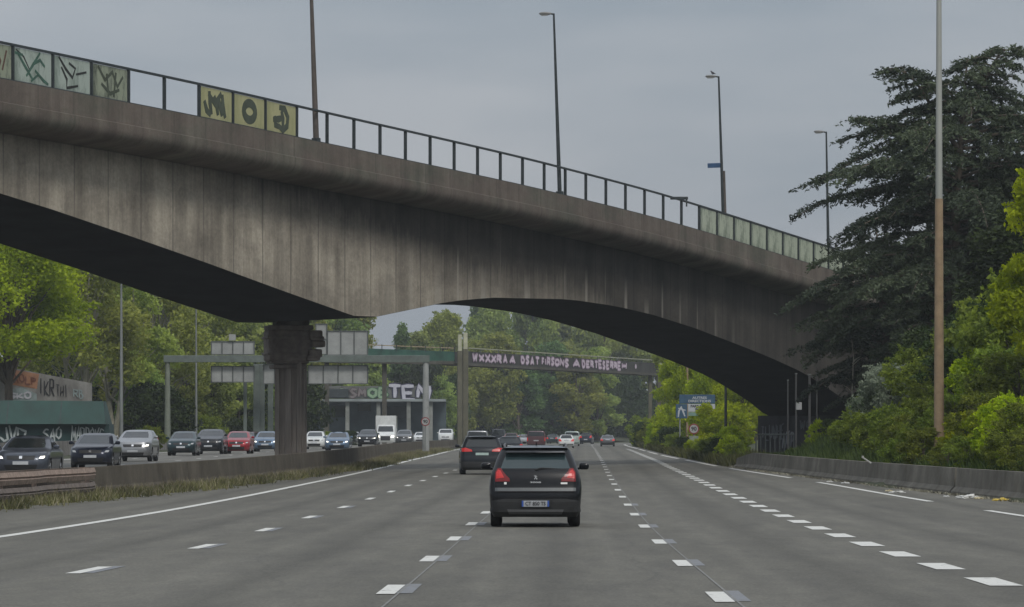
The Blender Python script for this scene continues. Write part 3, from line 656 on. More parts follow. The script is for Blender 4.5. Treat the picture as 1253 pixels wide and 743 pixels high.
# rusty guardrail with a rounded end
gr = empty('guardrail', (-12.9, 110, zr(110)), 'rusty double steel guardrail with a rounded end on the grassy median', 'guardrail')
def railpath():
    P = []
    for Y in np.arange(80, 121, 3): P.append((Ml(Y)+ (1.25 if Y < 112 else .95), Y))
    cxm = Ml(121)+.35; r = P[-1][0]-cxm
    for a in np.linspace(0, math.pi, 9)[1:-1]: P.append((cxm+r*math.cos(a), 120.5+1.3*math.sin(a)))
    P.append((cxm-r, 119.5)); P.append((cxm-r-.6, 110)); P.append((cxm-r-1.3, 100)); return P
RP = railpath()
def wbeam(z0, h):
    prof = [(0,0),(.05,.12*h/.31),(0,.155*h/.31),(.05,.19*h/.31),(0,h)]; vs = []; fs = []; k = 5
    for i, p in enumerate(RP):
        a = Vector(RP[max(i-1,0)]); b = Vector(RP[min(i+1,len(RP)-1)]); t = (b-a).normalized(); nn = Vector((t.y,-t.x))
        for d_, z in prof+[(x-.02, zz) for x, zz in prof[::-1]]:
            vs.append((p[0]+nn.x*d_+12.9, p[1]-110, zr(p[1])-zr(110)+z0+z))
    k = 10
    for i in range(len(RP)-1):
        for j in range(k): fs.append((i*k+j, i*k+(j+1)%k, (i+1)*k+(j+1)%k, (i+1)*k+j))
    mb = MB(); mb.add(vs, fs); return mb
wbeam(.52, .34).build('upper_rail', RUST, gr); wbeam(.14, .3).build('lower_rail', mat('grey_rust', (.17,.14,.12), .8, .4, 5), gr)
for Y in (96,101,106,111,116,119.8):
    mb = MB(); mb.box((0,0,.3), (.12,.2,1.1), .05); x = float(np.interp(Y, [p[1] for p in RP[:14]], [p[0] for p in RP[:14]]))-.12
    mb.build('post', RUST, gr, loc=(x+12.9, Y-110, zr(Y)-zr(110)))

# ------------------------------------------------------------------ sign gantry over the left carriageway
GY = 330.0; gx0, gx1 = px2x(205,GY), px2x(521,GY)
ga = empty('sign_gantry', (gx0, GY, zg(gx0,GY)), 'grey steel sign gantry over the left carriageway showing the backs of its signs', 'gantry'); gz = zg(gx0,GY)
zt_ = py2z(435,GY)-gz; zb2 = py2z(443.5,GY)-gz
mb = MB(); mb.box(((gx1-gx0)/2,0,(zt_+zb2)/2), (gx1-gx0+.6,.6,zt_-zb2), 0, bev=.03); mb.build('beam', GALVG, ga)
mb = MB(); mb.tube([(0,0,-.3),(0,0,zb2)], [.27,.2], 10); mb.build('post', mat('pale_post', (.17,.19,.15), .6, .2, 2), ga, smooth=40)
mb = MB(); mb.tube([(gx1-gx0,0,-.3),(gx1-gx0,0,zb2)], [.3,.24], 10); mb.build('post', SIGNBACK, ga, smooth=40)
def sign_back(px0, px1, py0, py1, nv, nh):
    x0, x1 = px2x(px0,GY)-gx0, px2x(px1,GY)-gx0; z0, z1 = py2z(py1,GY)-gz, py2z(py0,GY)-gz
    mb = MB(); mb.box(((x0+x1)/2,.42,(z0+z1)/2), (x1-x0,.06,z1-z0), 0, bev=.02); o = mb.build('sign_panel', SIGNBACK, ga)
    mb = MB()
    for i in range(nv+1): mb.box((x0+(x1-x0)*(i+.02)/(nv+.04),.36,(z0+z1)/2), (.09,.08,z1-z0), 0)
    for i in range(nh+1): mb.box(((x0+x1)/2,.34,z0+(z1-z0)*(i+.02)/(nh+.04)), (x1-x0,.05,.07), 0)
    mb.build('stiffener', mat('stiffener_grey', (.09,.1,.095), .6, .2, 3), o)
sign_back(258,311,417.5,434,4,1); sign_back(258,311,448,468,4,1)
sign_back(386,400,396,434,1,2); sign_back(400,450,404.5,435,3,1); sign_back(377,450,447,470,4,1); sign_back(322,336,446,470,1,1)
mb = MB(); mb.box((px2x(284,GY)-gx0,.3,py2z(413,GY)-gz), (.55,.3,.5), 0, bev=.03); mb.build('signal_box', SIGNBACK, ga)
for px, rr in ((300,.14),(314,.26),(321,.2),(331,.22)):
    Y = 318+px*.05; X = px2x(px, Y); z0 = zg(X, Y)-.2; top = py2z(467 if px == 300 else 445.5, Y)
    o = empty('gantry_column', (X, Y, z0), {300:'thin pale post below the lower sign panel',314:'left of the thick grey columns just left of the bridge pier',321:'middle of the thick grey columns just left of the bridge pier',331:'grey column touching the bridge pier on its left'}[px], 'column', 'columns left of the pier')
    mb = MB(); mb.box((0,0,(top-z0)/2), (rr*2,rr*1.8,top-z0), 0, bev=.03); mb.build('shaft', GALVG, o)
    mb = MB(); mb.box((0,0,.25), (rr*2.6,rr*2.6,.25), 0, bev=.02); mb.build('foot', CONC, o)
# round speed sign on the gantry's right post
def speed_sign(X, Y, z, r, txt, parent=None, label=None, pole=True, plate=True):
    z0 = zg(X, Y); o = empty('speed_sign', (X, Y, z0), label, 'road sign'); h = z-z0
    if pole: mb = MB(); mb.tube([(0,.05,-.2),(0,.05,h+r)], .045, 8); mb.build('pole', GALV, o, smooth=40)
    mb = MB(); mb.lathe([(r,0),(r,.03)], 28, 'Y', c=(0,-.03,h)); mb.build('ring', mat('sign_red', (.22,.03,.03), .5, .1, 4), o)
    mb = MB(); mb.lathe([(r*.78,0),(r*.78,.01)], 28, 'Y', c=(0,-.04,h)); mb.build('disc', mat('sign_disc', (.33,.34,.33), .6, .15, 3), o)
    put_text(txt, r*.75, INK, o, (0,-.046,h), bold=.01, name='numerals', depth=.006)
    if plate: mb = MB(); mb.box((0,-.02,h-r-.38), (r*1.7,.03,.5), 0, bev=.01); mb.build('plate', mat('sign_grey', (.22,.25,.2), .6, .2, 3), o)
    return o
speed_sign(px2x(520.5,328), 328, py2z(516,328), .36, '90', label='round speed limit sign on the right leg of the sign gantry', pole=True, plate=False)
speed_sign(px2x(849,290), 290, py2z(525,290), .38, '90', label='round speed limit sign among the bushes on the right verge')
# blue direction sign
SY = 306; X0, X1 = px2x(827,SY), px2x(876,SY); z0 = zg(X0, SY)
o = empty('direction_sign', (X0, SY, z0), 'blue direction sign with white strips, half hidden by the bushes on the right', 'direction sign')
SB = mat('sign_blue', (.035,.085,.14), .5, .2, 3)
for a, b, c, d, m, nm in ((831,875,483,494,SB,'blue_panel'),(842,875,494.6,504,WHITEP,'white_panel'),(827,841,494.6,512,SB,'blue_panel'),(842,875,504.6,509,mat('sign_green_grey',(.16,.26,.22),.5,.2,3),'lower_panel')):
    mb = MB(); xa, xb = px2x(a,SY)-X0, px2x(b,SY)-X0; za, zc = py2z(d,SY)-z0, py2z(c,SY)-z0
    mb.box(((xa+xb)/2,0,(za+zc)/2), (xb-xa,.06,zc-za), 0, bev=.02); mb.build(nm, m, o)
for px in (832, 870): mb = MB(); mb.tube([(px2x(px,SY)-X0,.09,-.2),(px2x(px,SY)-X0,.09,py2z(485,SY)-z0)], .06, 8); mb.build('post', GALV, o)
mb = ribbon([[(-.25,-.45),(-.2,0),(0,.35)],[(.25,-.4),(.1,0),(-.05,.3)],[(-.25,.2),(.3,.05)]], .13); mb.build('arrow', WHITEP, o, loc=(px2x(834,SY)-X0,-.035,py2z(503,SY)-z0))
for py, tx in ((497.3,'PARIS CENTRE'),(501.6,'PORTE')): put_text(tx, .2, INK, o, (px2x(858,SY)-X0,-.04,py2z(py,SY)-z0), bold=.008, width=1.6 if py < 499 else .9)
for py in (487,491): put_text('AUTRES' if py < 489 else 'DIRECTIONS', .18, WHITEP, o, (px2x(856,SY)-X0,-.04,py2z(py,SY)-z0), bold=.008, width=1.1 if py < 489 else 1.7)

# ------------------------------------------------------------------ footbridge with the painted parapet
FA, FB = (px2x(566,442), 442.0), (px2x(803,505), 505.0)
fb = empty('footbridge', (FA[0], FA[1], 0), 'long footbridge over the motorway with white graffiti lettering on its dark parapet', 'footbridge')
fd_ = Vector((FB[0]-FA[0], FB[1]-FA[1])); FL = fd_.length; fdn = fd_.normalized(); fang = math.atan2(fdn.y, fdn.x)
ztA, zbA = py2z(429.5,FA[1]), py2z(445.5,FA[1]); ztB, zbB = py2z(444.5,FB[1]), py2z(458,FB[1])
FDARK = mat('footbridge_parapet', (.05,.05,.045), .8, .4, .8, stretch=(1,1,.6)); FCONC = mat('footbridge_concrete', (.09,.085,.07), .9, .35, 1)
def slab(mb, s0, s1, zf0, zf1, th, off=0):
    vs = []
    for s in (s0, s1):
        t = s/FL
        for dy in (0, th):
            p = fdn*s+Vector((-fdn.y, fdn.x))*(dy+off)
            for zf in (zf0, zf1): vs.append((p.x, p.y, zf(t)))
    mb.add(vs, [(0,1,5,4),(2,3,7,6),(0,2,6,4),(1,3,7,5),(0,1,3,2),(4,5,7,6)])
ztop = lambda t: ztA+(ztB-ztA)*t; zbot = lambda t: zbA+(zbB-zbA)*t
mb = MB(); slab(mb, 0, FL+1.5, lambda t: zbot(t)+.1, ztop, .12); mb.build('parapet', FDARK, fb)
mb = MB(); slab(mb, -.2, FL+1.5, lambda t: zbot(t)-.15, lambda t: zbot(t)+.12, 2.4, -.08); mb.build('deck', FCONC, fb)
mb = MB(); slab(mb, 0, FL+1.5, lambda t: zbot(t)+.13, ztop, .12, 2.2); mb.build('rear_parapet', FDARK, fb)
mb = MB(); slab(mb, 0, FL+1.2, lambda t: ztop(t)+.3, lambda t: ztop(t)+.42, .08); mb.build('handrail', mat('cream_rail', (.34,.34,.24), .6, .2, 3), fb)
for i in range(13):
    s = FL*i/12; mb = MB(); mb.box((fdn.x*s, fdn.y*s+.04, ztop(s/FL)+.15), (.07,.07,.42)); mb.build('baluster', GALVG, fb)
# lettering painted on the parapet
LET = mat('pink_white_spray', (.62,.52,.6), .7, .2, 1.5); LET2 = mat('lilac_spray', (.3,.2,.3), .7, .3, 2)
tilt = math.atan2(ztB-ztA, FL)
rgj = random.Random(5); n_ = Vector((fdn.y,-fdn.x))
for tx, a, b in (('WX',.04,.10),('XX',.10,.155),('RA',.155,.21),('A',.215,.25),('DS',.27,.315),('AT',.315,.365),('FI',.375,.40),('RS',.40,.44),('ON',.44,.49),('S',.49,.515),('A',.53,.575),('DE',.58,.625),('RT',.625,.67),('ES',.67,.71),('ER',.71,.755),('RE',.755,.795),('H',.795,.83)):
    sm = FL*(a+b)/2; p = fdn*sm+n_*.03; z = (ztop(sm/FL)+zbot(sm/FL))/2+.08
    graf(tx, FL*(b-a)*1.0, .95, fb, (p.x, p.y, z), LET, LET2, fang, tilt, bold=.30, name='graffiti_letter', wild=.08)
mbo = MB(); mbo.lathe([(.28,0),(.28,.02)], 16, 'Y'); p = fdn*FL*.88+n_*.04; oo = mbo.build('white_dot', LET, fb, loc=(p.x, p.y, (ztop(.88)+zbot(.88))/2+.12)); oo.rotation_euler = (0,0,fang)
# pillars with white caps at the left, slimmer ones at the right
def fcol(s, r, label, zt, cap=True, m=None, off=.6):
    p = Vector(FA)+fdn*s+Vector((-fdn.y,fdn.x))*off; z0 = zg(p.x, p.y)-.3
    mb = MB(); mb.box((p.x-FA[0], p.y-FA[1], (z0+zt)/2), (r*2,r*2,zt-z0), .1, bev=.06); mb.build('pillar', m or mat('olive_concrete', (.12,.115,.08), .9, .3, .8), fb)
    if cap: mb = MB(); mb.box((p.x-FA[0], p.y-FA[1], zt+.6), (r*1.5,r*1.5,2.3), .1, bev=.05); mb.build('pillar_cap', mat('cream_paint', (.42,.42,.3), .7, .2, 2), fb)
fcol(-.85,.27,'',ztA+.0,True,off=0); fcol(-.05,.3,'',ztA+.2,True,off=-.35); fcol(FL-.6,.22,'',zbB,False); fcol(FL+.5,.32,'',ztB-.2,True,off=-.3)
fcol(FL+2.6,.22,'',ztB-.6,False)
# mossy left approach with green mesh
ap = empty('footbridge_approach', (FA[0]-.5, FA[1], 0), 'green meshed ramp of the footbridge running left behind the sign gantry', 'footbridge ramp')
ax0 = px2x(395,440)-FA[0]+.5; ztl, zbl = py2z(425,440), py2z(441,440)
mb = MB(); mb.plate([(ax0,zbl+.15),(-.35,zbl-.05),(-.35,py2z(430,440)),(ax0,ztl+.1)], 0, .12); mb.build('mesh_panel', mat('green_mesh', (.03,.095,.07), .8, .5, .7, stretch=(1.6,1,1)), ap)
mb = MB(); mb.plate([(ax0,zbl-.2),(-.35,zbl-.4),(-.35,zbl-.06),(ax0,zbl+.14)], -.1, 2.3); mb.build('deck', FCONC, ap)
mb = MB(); mb.plate([(ax0,ztl+.45),(-.35,ztl-.1),(-.35,ztl+.0),(ax0,ztl+.55)], 0, .08); mb.build('handrail', mat('rust_rail', (.33,.27,.17), .7, .3, 3), ap)
for i in range(10):
    t = i/9; mb = MB(); mb.box((ax0*(1-t)-.35*t,.0,ztl+.2-.45*t), (.09,.09,.7)); mb.build('baluster', STEELD, ap)
for t in (.02,.45): mb = MB(); x = ax0*(1-t); mb.box((x,1.1,(zbl)/2), (.5,.5,zbl), 0, bev=.05); mb.build('pillar', FCONC, ap)

# ------------------------------------------------------------------ low building / underpass with graffiti letters
UY = 560.0; ux0, ux1 = px2x(380,UY), px2x(545,UY); uz = zg(ux0,UY)
ub = empty('underpass_building', ((ux0+ux1)/2, UY, uz), 'low grey concrete structure behind the jam with big white graffiti letters on its roof edge', 'building'); ucx = (ux0+ux1)/2
zq = lambda py: py2z(py,UY)-uz
mb = MB(); mb.box((0,3,zq(490)), (ux1-ux0,7,.35), 0, bev=.04); mb.build('roof_slab', mat('pale_slab', (.24,.27,.27), .9, .3, .4), ub)
mb = MB(); mb.box((0,6,zq(515)), (ux1-ux0,.3,zq(490)-zq(540)-.2), 0); mb.build('back_wall', mat('blue_grey_wall', (.06,.085,.095), .9, .4, .4), ub)
mb = MB(); mb.box((-1,2.2,zq(480)), (ux1-ux0-5,.3,zq(472.5)-zq(488)), 0); mb.build('parapet_wall', mat('parapet_wall', (.12,.125,.115), .9, .4, .5), ub)
for px in (398,425,463,500,527): mb = MB(); mb.box((px2x(px,UY)-ucx,.4,zq(515)), (.55,.55,zq(491)-zq(540)), 0, bev=.04); mb.build('pillar', mat('pillar_grey', (.22,.23,.21), .9, .3, .6), ub)
for a, b, py0, py1 in ((404,421,496,510),(436,452,494,503),(470,496,497,512)): mb = MB(); mb.box((px2x((a+b)/2,UY)-ucx,5.7,zq((py0+py1)/2)), (px2x(b,UY)-px2x(a,UY),.15,zq(py0)-zq(py1)), 0); mb.build('window', GLASS, ub)
mb = MB(); mb.box((px2x(410,UY)-ucx,1.6,zq(481)), (3.6,.6,1.2), 0, bev=.05); mb.build('vent_box', STEELD, ub)
WS = mat('white_spray', (.45,.45,.5), .7, .2, 1); 
for tx, px, wpx, h, mA, mB in (('TEN',500,53,19,mat('dark_blue_spray',(.03,.03,.06),.8,.2,2),WS),('OB',462,26,14,mat('green_edge_spray',(.04,.1,.05),.8,.2,2),mat('pale_green_spray',(.22,.32,.2),.7,.2,1)),('SM',437,22,12,mat('brown_edge_spray',(.07,.05,.05),.8,.2,2),mat('pinkish_spray',(.17,.145,.145),.7,.2,1)),('RS',412,22,10,mat('brown_edge_spray',(.07,.05,.05)),mat('pale_green_spray',(.22,.32,.2)))):
    graf(tx, wpx*UY/F, h*UY/F, ub, (px2x(px,UY)-ucx, 1.9, zq(480)), mB, mA, bold=.26, name='graffiti_letter', wild=.07)
# ------------------------------------------------------------------ left side: hoarding, painted wall, house
HX0, HX1, HYY = px2x(-45,262), px2x(134,262), 262.0; hz = zg(HX1, HYY)
ho = empty('green_hoarding', (HX1, HYY, hz), 'dark green site hoarding with an overhanging upper panel and white graffiti along its foot', 'hoarding')
HG = mat('dark_green_sheet', (.005,.042,.032), .6, .35, .9, stretch=(1,1,.3)); HG2 = mat('teal_sheet', (.008,.036,.036), .6, .4, .8, stretch=(1,1,.4))
zc = lambda py: py2z(py,HYY)-hz
L0 = HX0-HX1
mb = MB(); mb.add([(L0,-.9,zc(519)),(-.15,-.9,zc(519)),(-.45,.3,zc(491)),(L0,.3,zc(489.5)),(L0,3.3,zc(519)),(-.15,3.3,zc(519)),(-.45,2.2,zc(491)),(L0,2.2,zc(489.5))], [(0,1,2,3),(4,5,6,7),(0,1,5,4),(3,2,6,7),(1,2,6,5),(0,3,7,4)]); mb.build('upper_panel', HG, ho)
mb = MB(); mb.add([(L0,-.3,-.2),(.15,-.3,-.2),(.0,-.3,zc(519)-.003),(L0,-.3,zc(519)-.003),(L0,2.8,-.2),(.15,2.8,-.2),(.0,2.8,zc(519)-.003),(L0,2.8,zc(519)-.003)], [(0,1,2,3),(4,5,6,7),(0,1,5,4),(1,2,6,5),(0,3,7,4)]); mb.build('lower_wall', HG2, ho)
for px in (10, 75): mb = MB(); mb.add([(px2x(px,262)-HX1-.04,-.94,zc(519)),(px2x(px,262)-HX1+.04,-.94,zc(519)),(px2x(px,262)-HX1+.04,.26,zc(491)),(px2x(px,262)-HX1-.04,.26,zc(491)),(px2x(px,262)-HX1,-.8,zc(519)),(px2x(px,262)-HX1,.4,zc(491))], [(0,1,2,3),(0,4,5,3),(1,4,5,2)]); mb.build('seam', STEELD, ho)
GW = mat('grey_white_spray', (.4,.44,.44), .8, .3, 1.2)
for tx, px, wpx in (('JVR',17,32),('SAO',65,24),('MARDOYS',108,40)):
    graf(tx, wpx*262/F, 22*262/F, ho, (px2x(px,262)-HX1, -.33, zc(532)), GW, None, bold=.26, wild=.22, gap=0)
WY = 305.0; wz = zg(px2x(50,WY),WY); zc2 = lambda py: py2z(py,WY)-wz
pw = empty('graffiti_wall', (px2x(50,WY), WY, wz), 'high wall behind the hoarding covered in orange and black-and-white graffiti', 'wall'); wcx = px2x(50,WY)
mb = MB(); mb.plate([(px2x(-60,WY)-wcx,-.3),(px2x(112,WY)-wcx,-.3),(px2x(112,WY)-wcx,zc2(469)),(px2x(80,WY)-wcx,zc2(463)),(px2x(8,WY)-wcx,zc2(449)),(px2x(-60,WY)-wcx,zc2(448))], 0, .4)
mb.build('wall', mat('painted_wall', (.27,.265,.25), .9, .35, .7, col2=(.12,.115,.11), stretch=(1.4,1,.6)), pw)
OR = mat('orange_spray', (.3,.15,.085), .8, .35, 1.5); GY_ = mat('blue_grey_spray', (.22,.27,.27), .8, .4, 1.2)
mb = MB(); mb.plate([(px2x(9,WY)-wcx,zc2(470)),(px2x(45,WY)-wcx,zc2(476)),(px2x(48,WY)-wcx,zc2(458)),(px2x(9,WY)-wcx,zc2(451))], -.015, 0); mb.build('orange_field', OR, pw)
mb = MB(); mb.plate([(px2x(9,WY)-wcx,zc2(491)),(px2x(45,WY)-wcx,zc2(491)),(px2x(45,WY)-wcx,zc2(482)),(px2x(26,WY)-wcx,zc2(474)),(px2x(12,WY)-wcx,zc2(477))], -.012, 0); mb.build('grey_field', GY_, pw)
for tx, px, wpx, py, h, m in (('IKR',57,20,474,23,INK),('THI',76,15,478,19,INK),('MXO',20,20,463,13,mat('brick_spray',(.16,.06,.04),.8,.3,2)),('LP',38,14,466,11,mat('brick_spray',(.16,.06,.04),.8,.3,2)),('RB',96,13,481,13,GY_),('SKO',25,26,484,9,WS)):
    graf(tx, wpx*WY/F, h*WY/F, pw, (px2x(px,WY)-wcx, -.03, zc2(py)), m, None, bold=.26, wild=.14, gap=.05)
HY2 = 430.0; hx = px2x(150,HY2); hz2 = zg(hx,HY2); zc3 = lambda py: py2z(py,HY2)-hz2
hs = empty('house', (hx, HY2, hz2), 'dim house with a pale eave hidden behind the pale-trunked trees', 'house')
mb = MB(); mb.box((0,4,zc3(410)/2), (9.5,7,zc3(410)), 0, bev=.02); mb.build('wall', mat('house_wall', (.06,.055,.045), .9, .4, .5), hs)
mb = MB(); mb.box((0,3.8,zc3(408)), (10.3,7.8,.3), 0, bev=.03); rf = mb.build('roof', mat('eave', (.3,.3,.25), .8, .3, 1), hs)
mb = MB(); mb.plate([(-5,0),(5,0),(3,1.5),(-3,1.5)], .5, 7); o_ = mb.build('roof_tiles', mat('dark_tiles', (.05,.04,.035), .9, .3, 3), rf, loc=(0,0,zc3(408)+.15))
for dx in (-3,0,3):
    mb = MB(); mb.box((dx,.47,zc3(432)), (1.1,.1,1.5), 0); f_ = mb.build('window', GALVG, hs); mb = MB(); mb.box((dx,.4,zc3(432)), (.9,.06,1.3), 0); mb.build('pane', GLASS, f_)
# low parapet wall beyond the left carriageway
def lwall(Y): return Ml(Y)-18.2
barrier('roadside_wall', lwall, 200, 420, .9, 'low pale wall beyond the left carriageway, at the foot of the trees', m=CONC, hf=lambda Y: 1.25)

# graffiti and railings by the abutment
aw = MB(); AY = 247.3
def absurf(px, py, name, txt, wpx, hpx, m):
    # painted on the abutment face that looks at the road
    a = Vector(bp(254-6.5/1.0852, 7.8)); b = Vector(bp(254-6.5/1.0852, 1.2)); d_ = (b-a).normalized(); u = (px-CX)/F
    t = (u*a.y-a.x)/(d_.x-u*d_.y); p = a+d_*t; n_ = Vector((d_.y,-d_.x)); 
    if n_.y > 0: n_ = -n_
    graf(txt, wpx*p.y/F, hpx*p.y/F, fly, (p.x+n_.x*.05, p.y+n_.y*.05, py2z(py,p.y)), m, None, math.atan2(d_.y, d_.x), bold=.3, wild=.2)
absurf(946,529,'graffiti','TLUNHE',30,20,mat('grey_blue_tag',(.13,.14,.16),.8,.4,1.5)); absurf(965,537,'graffiti','AKP',16,22,mat('pale_tag',(.26,.27,.3),.8,.3,1.5)); absurf(990,520,'graffiti','WOS',24,14,mat('grey_blue_tag',(.13,.14,.16)))
fe = empty('railing', (px2x(925,236), 236, zg(px2x(925,236),236)), 'dark steel railing at the foot of the abutment', 'railing')
for i in range(9):
    X = px2x(925+i*6,236)-px2x(925,236); mb = MB(); mb.box((X,i*.15,.75), (.07,.07,1.7)); mb.build('post', STEELD, fe)
mb = MB(); mb.tube([(0,0,1.55),(8*6*236/F,1.2,1.55)], .05, 6); mb.build('top_bar', STEELD, fe)

# ------------------------------------------------------------------ cars
class CarShape:
    """body as stacked rounded slices: z, y_rear, y_front, half width, rear corner radius, front corner radius"""
    def __init__(s, st): s.st = sorted(st)
    def at(s, z):
        st = s.st; z = max(st[0][0], min(st[-1][0], z))
        for a, b in zip(st, st[1:]):
            if z <= b[0]:
                t = (z-a[0])/(b[0]-a[0]); return [a[i]+(b[i]-a[i])*t for i in range(6)]
        return list(st[-1])
    def ysurf(s, x, z, side):
        _, yr, yf, W, rr, rf = s.at(z); x = min(abs(x), W*.9995)
        if side == 'rear':
            y = yr+.05*(x/W)**2
            if x > W-rr: q = (x-(W-rr))/rr; y += rr*1.1*(1-math.sqrt(max(0,1-q*q)))
            return y
        y = yf-.10*(x/W)**2
        if x > W-rf: q = (x-(W-rf))/rf; y -= rf*1.2*(1-math.sqrt(max(0,1-q*q)))
        return y
    def ring(s, z):
        _, yr, yf, W, rr, rf = s.at(z); P = []
        for t in np.linspace(-1, 1, 9): x = t*(W-rr); P.append((x, s.ysurf(x, z, 'rear')))
        for a in np.linspace(0, math.pi/2, 6)[1:]: x = W-rr+rr*math.sin(a); P.append((x, s.ysurf(x, z, 'rear')))
        y0 = yr+.05+rr*1.1; y1 = yf-.10-rf*1.2
        for t in np.linspace(0, 1, 21)[1:]: P.append((W, y0+(y1-y0)*t))
        for a in np.linspace(math.pi/2, 0, 6)[1:]: x = W-rf+rf*math.sin(a); P.append((x, s.ysurf(x, z, 'front')))
        for t in np.linspace(1, -1, 9)[1:]: x = t*(W-rf); P.append((x, s.ysurf(x, z, 'front')))
        for a in np.linspace(0, math.pi/2, 6)[1:]: x = W-rf+rf*math.sin(a); P.append((-x, s.ysurf(x, z, 'front')))
        for t in np.linspace(1, 0, 21)[1:]: P.append((-W, y0+(y1-y0)*t))
        for a in np.linspace(math.pi/2, 0, 6)[1:-1]: x = W-rr+rr*math.sin(a); P.append((-x, s.ysurf(x, z, 'rear')))
        return P
# ring index ranges: 0-8 rear, 8-13 corner, 13-33 side, 33-38 corner, 38-46 front, 46-51, 51-71 side, 71-75
def seg_kind(i):
    if i < 8: return 'rear', i
    if i < 13: return 'cr', 0
    if i < 33: return 'side', i-13
    if i < 38: return 'cf', 0
    if i < 46: return 'front', i-38
    if i < 51: return 'cf', 0
    if i < 71: return 'side', 19-(i-51)
    return 'cr', 0
def patch(shape, poly, side, off, th, name, m, parent, mirror=False):
    bm = bmesh.new(); vv = [bm.verts.new((x, 0, z)) for x, z in poly]; bm.faces.new(vv)
    xs_ = [p[0] for p in poly]; zs_ = [p[1] for p in poly]
    for k in np.arange(min(xs_), max(xs_), .05)[1:]:
        bmesh.ops.bisect_plane(bm, geom=bm.verts[:]+bm.edges[:]+bm.faces[:], plane_co=(float(k),0,0), plane_no=(1,0,0))
    for k in np.arange(min(zs_), max(zs_), .05)[1:]:
        bmesh.ops.bisect_plane(bm, geom=bm.verts[:]+bm.edges[:]+bm.faces[:], plane_co=(0,0,float(k)), plane_no=(0,0,1))
    sg = -1 if side == 'rear' else 1
    r = bmesh.ops.extrude_face_region(bm, geom=bm.faces[:]); top = [g for g in r['geom'] if isinstance(g, bmesh.types.BMVert)]; ts = set(top)
    for v in bm.verts: v.co.y = shape.ysurf(v.co.x, v.co.z, side)+sg*(off if v in ts else off-th)
    bmesh.ops.recalc_face_normals(bm, faces=bm.faces)
    me = bpy.data.meshes.new(name); bm.to_mesh(me); bm.free(); me.materials.append(m); o = bpy.data.objects.new(name, me); link(o, parent)
    if mirror:
        me2 = me.copy(); me2.transform(Matrix.Diagonal((-1,1,1,1))); me2.flip_normals(); link(bpy.data.objects.new(name, me2), parent)
    return o
def make_car(kind, paintm, label, L=4.3, W=.9, H=1.5, belt=.95, hood=1.0, rake=.0, roofr=None, facing='rear', wheelR=.32, plate_txt=None, grey_bump=None, group=None, lights_on=False, tail_on=False, name='car', cat='car', white_roof=None):
    root = empty(name, (0,0,0), label, cat, group)
    hb = belt; hr = H-.1; Wt = W*.755
    if kind == 'suv':
        st = [(.2,.14,L-.2,W*.9,.12,.25),(.3,.03,L-.04,W*.96,.16,.3),(.5,.0,L,W*.985,.18,.32),(.66,.0,L-.02,W*.995,.18,.34),(.78,.055,L-.06,W,.18,.36),(hb-.04,.09,L-.16,W*.985,.17,.36),
              (hb+.06,.12,L-.5,W*.965,.16,.3),(hb+.13,.16,L-1.12,W*.94,.15,.22),(hb+.19,.2,L-1.28,W*.915,.15,.18),((hb+.19+hr)/2,.33,L-1.72,W*.845,.15,.15),(hr,.45,L-2.15,W*.755,.15,.15),(hr+.05,.36,L-2.35,W*.70,.16,.15),(H-.015,.62,L-2.7,W*.56,.2,.2),(H,.95,L-3.0,W*.36,.2,.2)]
    elif kind == 'hatch':
        st = [(.18,.14,L-.2,W*.9,.12,.25),(.28,.04,L-.04,W*.96,.16,.3),(.46,.0,L,W*.985,.18,.34),(.6,.0,L-.02,W*.995,.18,.36),(.7,.04,L-.06,W,.18,.38),(hb-.06,.08,L-.2,W*.985,.17,.36),
              (hb+.02,.12,L-.6,W*.965,.16,.28),(hb+.07,.18,L-1.05,W*.94,.15,.2),(hb+.12,.22,L-1.2,W*.92,.15,.18),((hb+.12+hr)/2,.42,L-1.65,W*.84,.15,.15),(hr,.62,L-2.1,W*.745,.15,.15),(hr+.05,.6,L-2.3,W*.69,.16,.15),(H-.015,.85,L-2.6,W*.55,.2,.2),(H,1.15,L-2.8,W*.36,.2,.2)]
    elif kind == 'sedan':
        st = [(.18,.14,L-.2,W*.9,.12,.25),(.28,.04,L-.04,W*.96,.16,.3),(.46,.0,L,W*.985,.2,.34),(.6,.0,L-.02,W*.995,.2,.36),(.7,.03,L-.06,W,.2,.38),(hb-.06,.07,L-.2,W*.985,.19,.36),
              (hb+.02,.25,L-.7,W*.965,.16,.28),(hb+.07,.55,L-1.15,W*.94,.15,.2),(hb+.12,.7,L-1.3,W*.92,.15,.18),((hb+.12+hr)/2,1.05,L-1.75,W*.84,.15,.15),(hr,1.4,L-2.2,W*.74,.15,.15),(hr+.05,1.55,L-2.4,W*.68,.16,.15),(H-.015,1.75,L-2.6,W*.55,.2,.2),(H,1.95,L-2.7,W*.36,.2,.2)]
    else:  # van
        st = [(.22,.1,L-.15,W*.92,.1,.2),(.32,.02,L-.04,W*.97,.1,.25),(.55,.0,L,W*.99,.1,.28),(.75,.0,L-.03,W,.1,.3),(hb-.06,.01,L-.15,W,.1,.3),
              (hb+.04,.02,L-.5,W*.99,.1,.22),(hb+.1,.02,L-.8,W*.985,.1,.18),(hb+.15,.03,L-.9,W*.98,.1,.16),((hb+.15+hr)/2,.05,L-1.25,W*.95,.1,.15),(hr,.08,L-1.65,W*.9,.1,.15),(hr+.05,.1,L-1.8,W*.86,.12,.15),(H-.015,.2,L-2.0,W*.75,.15,.2),(H,.4,L-2.2,W*.55,.2,.2)]
    sh = CarShape(st); stz = [q[0] for q in sh.st]; zw0, zw1 = stz[8 if kind != 'van' else 7], stz[10 if kind != 'van' else 9]
    zs = []
    for a, b in zip(stz, stz[1:]):
        k = max(1, int(round((b-a)/.09))); zs += [a+(b-a)*i/k for i in range(k)]
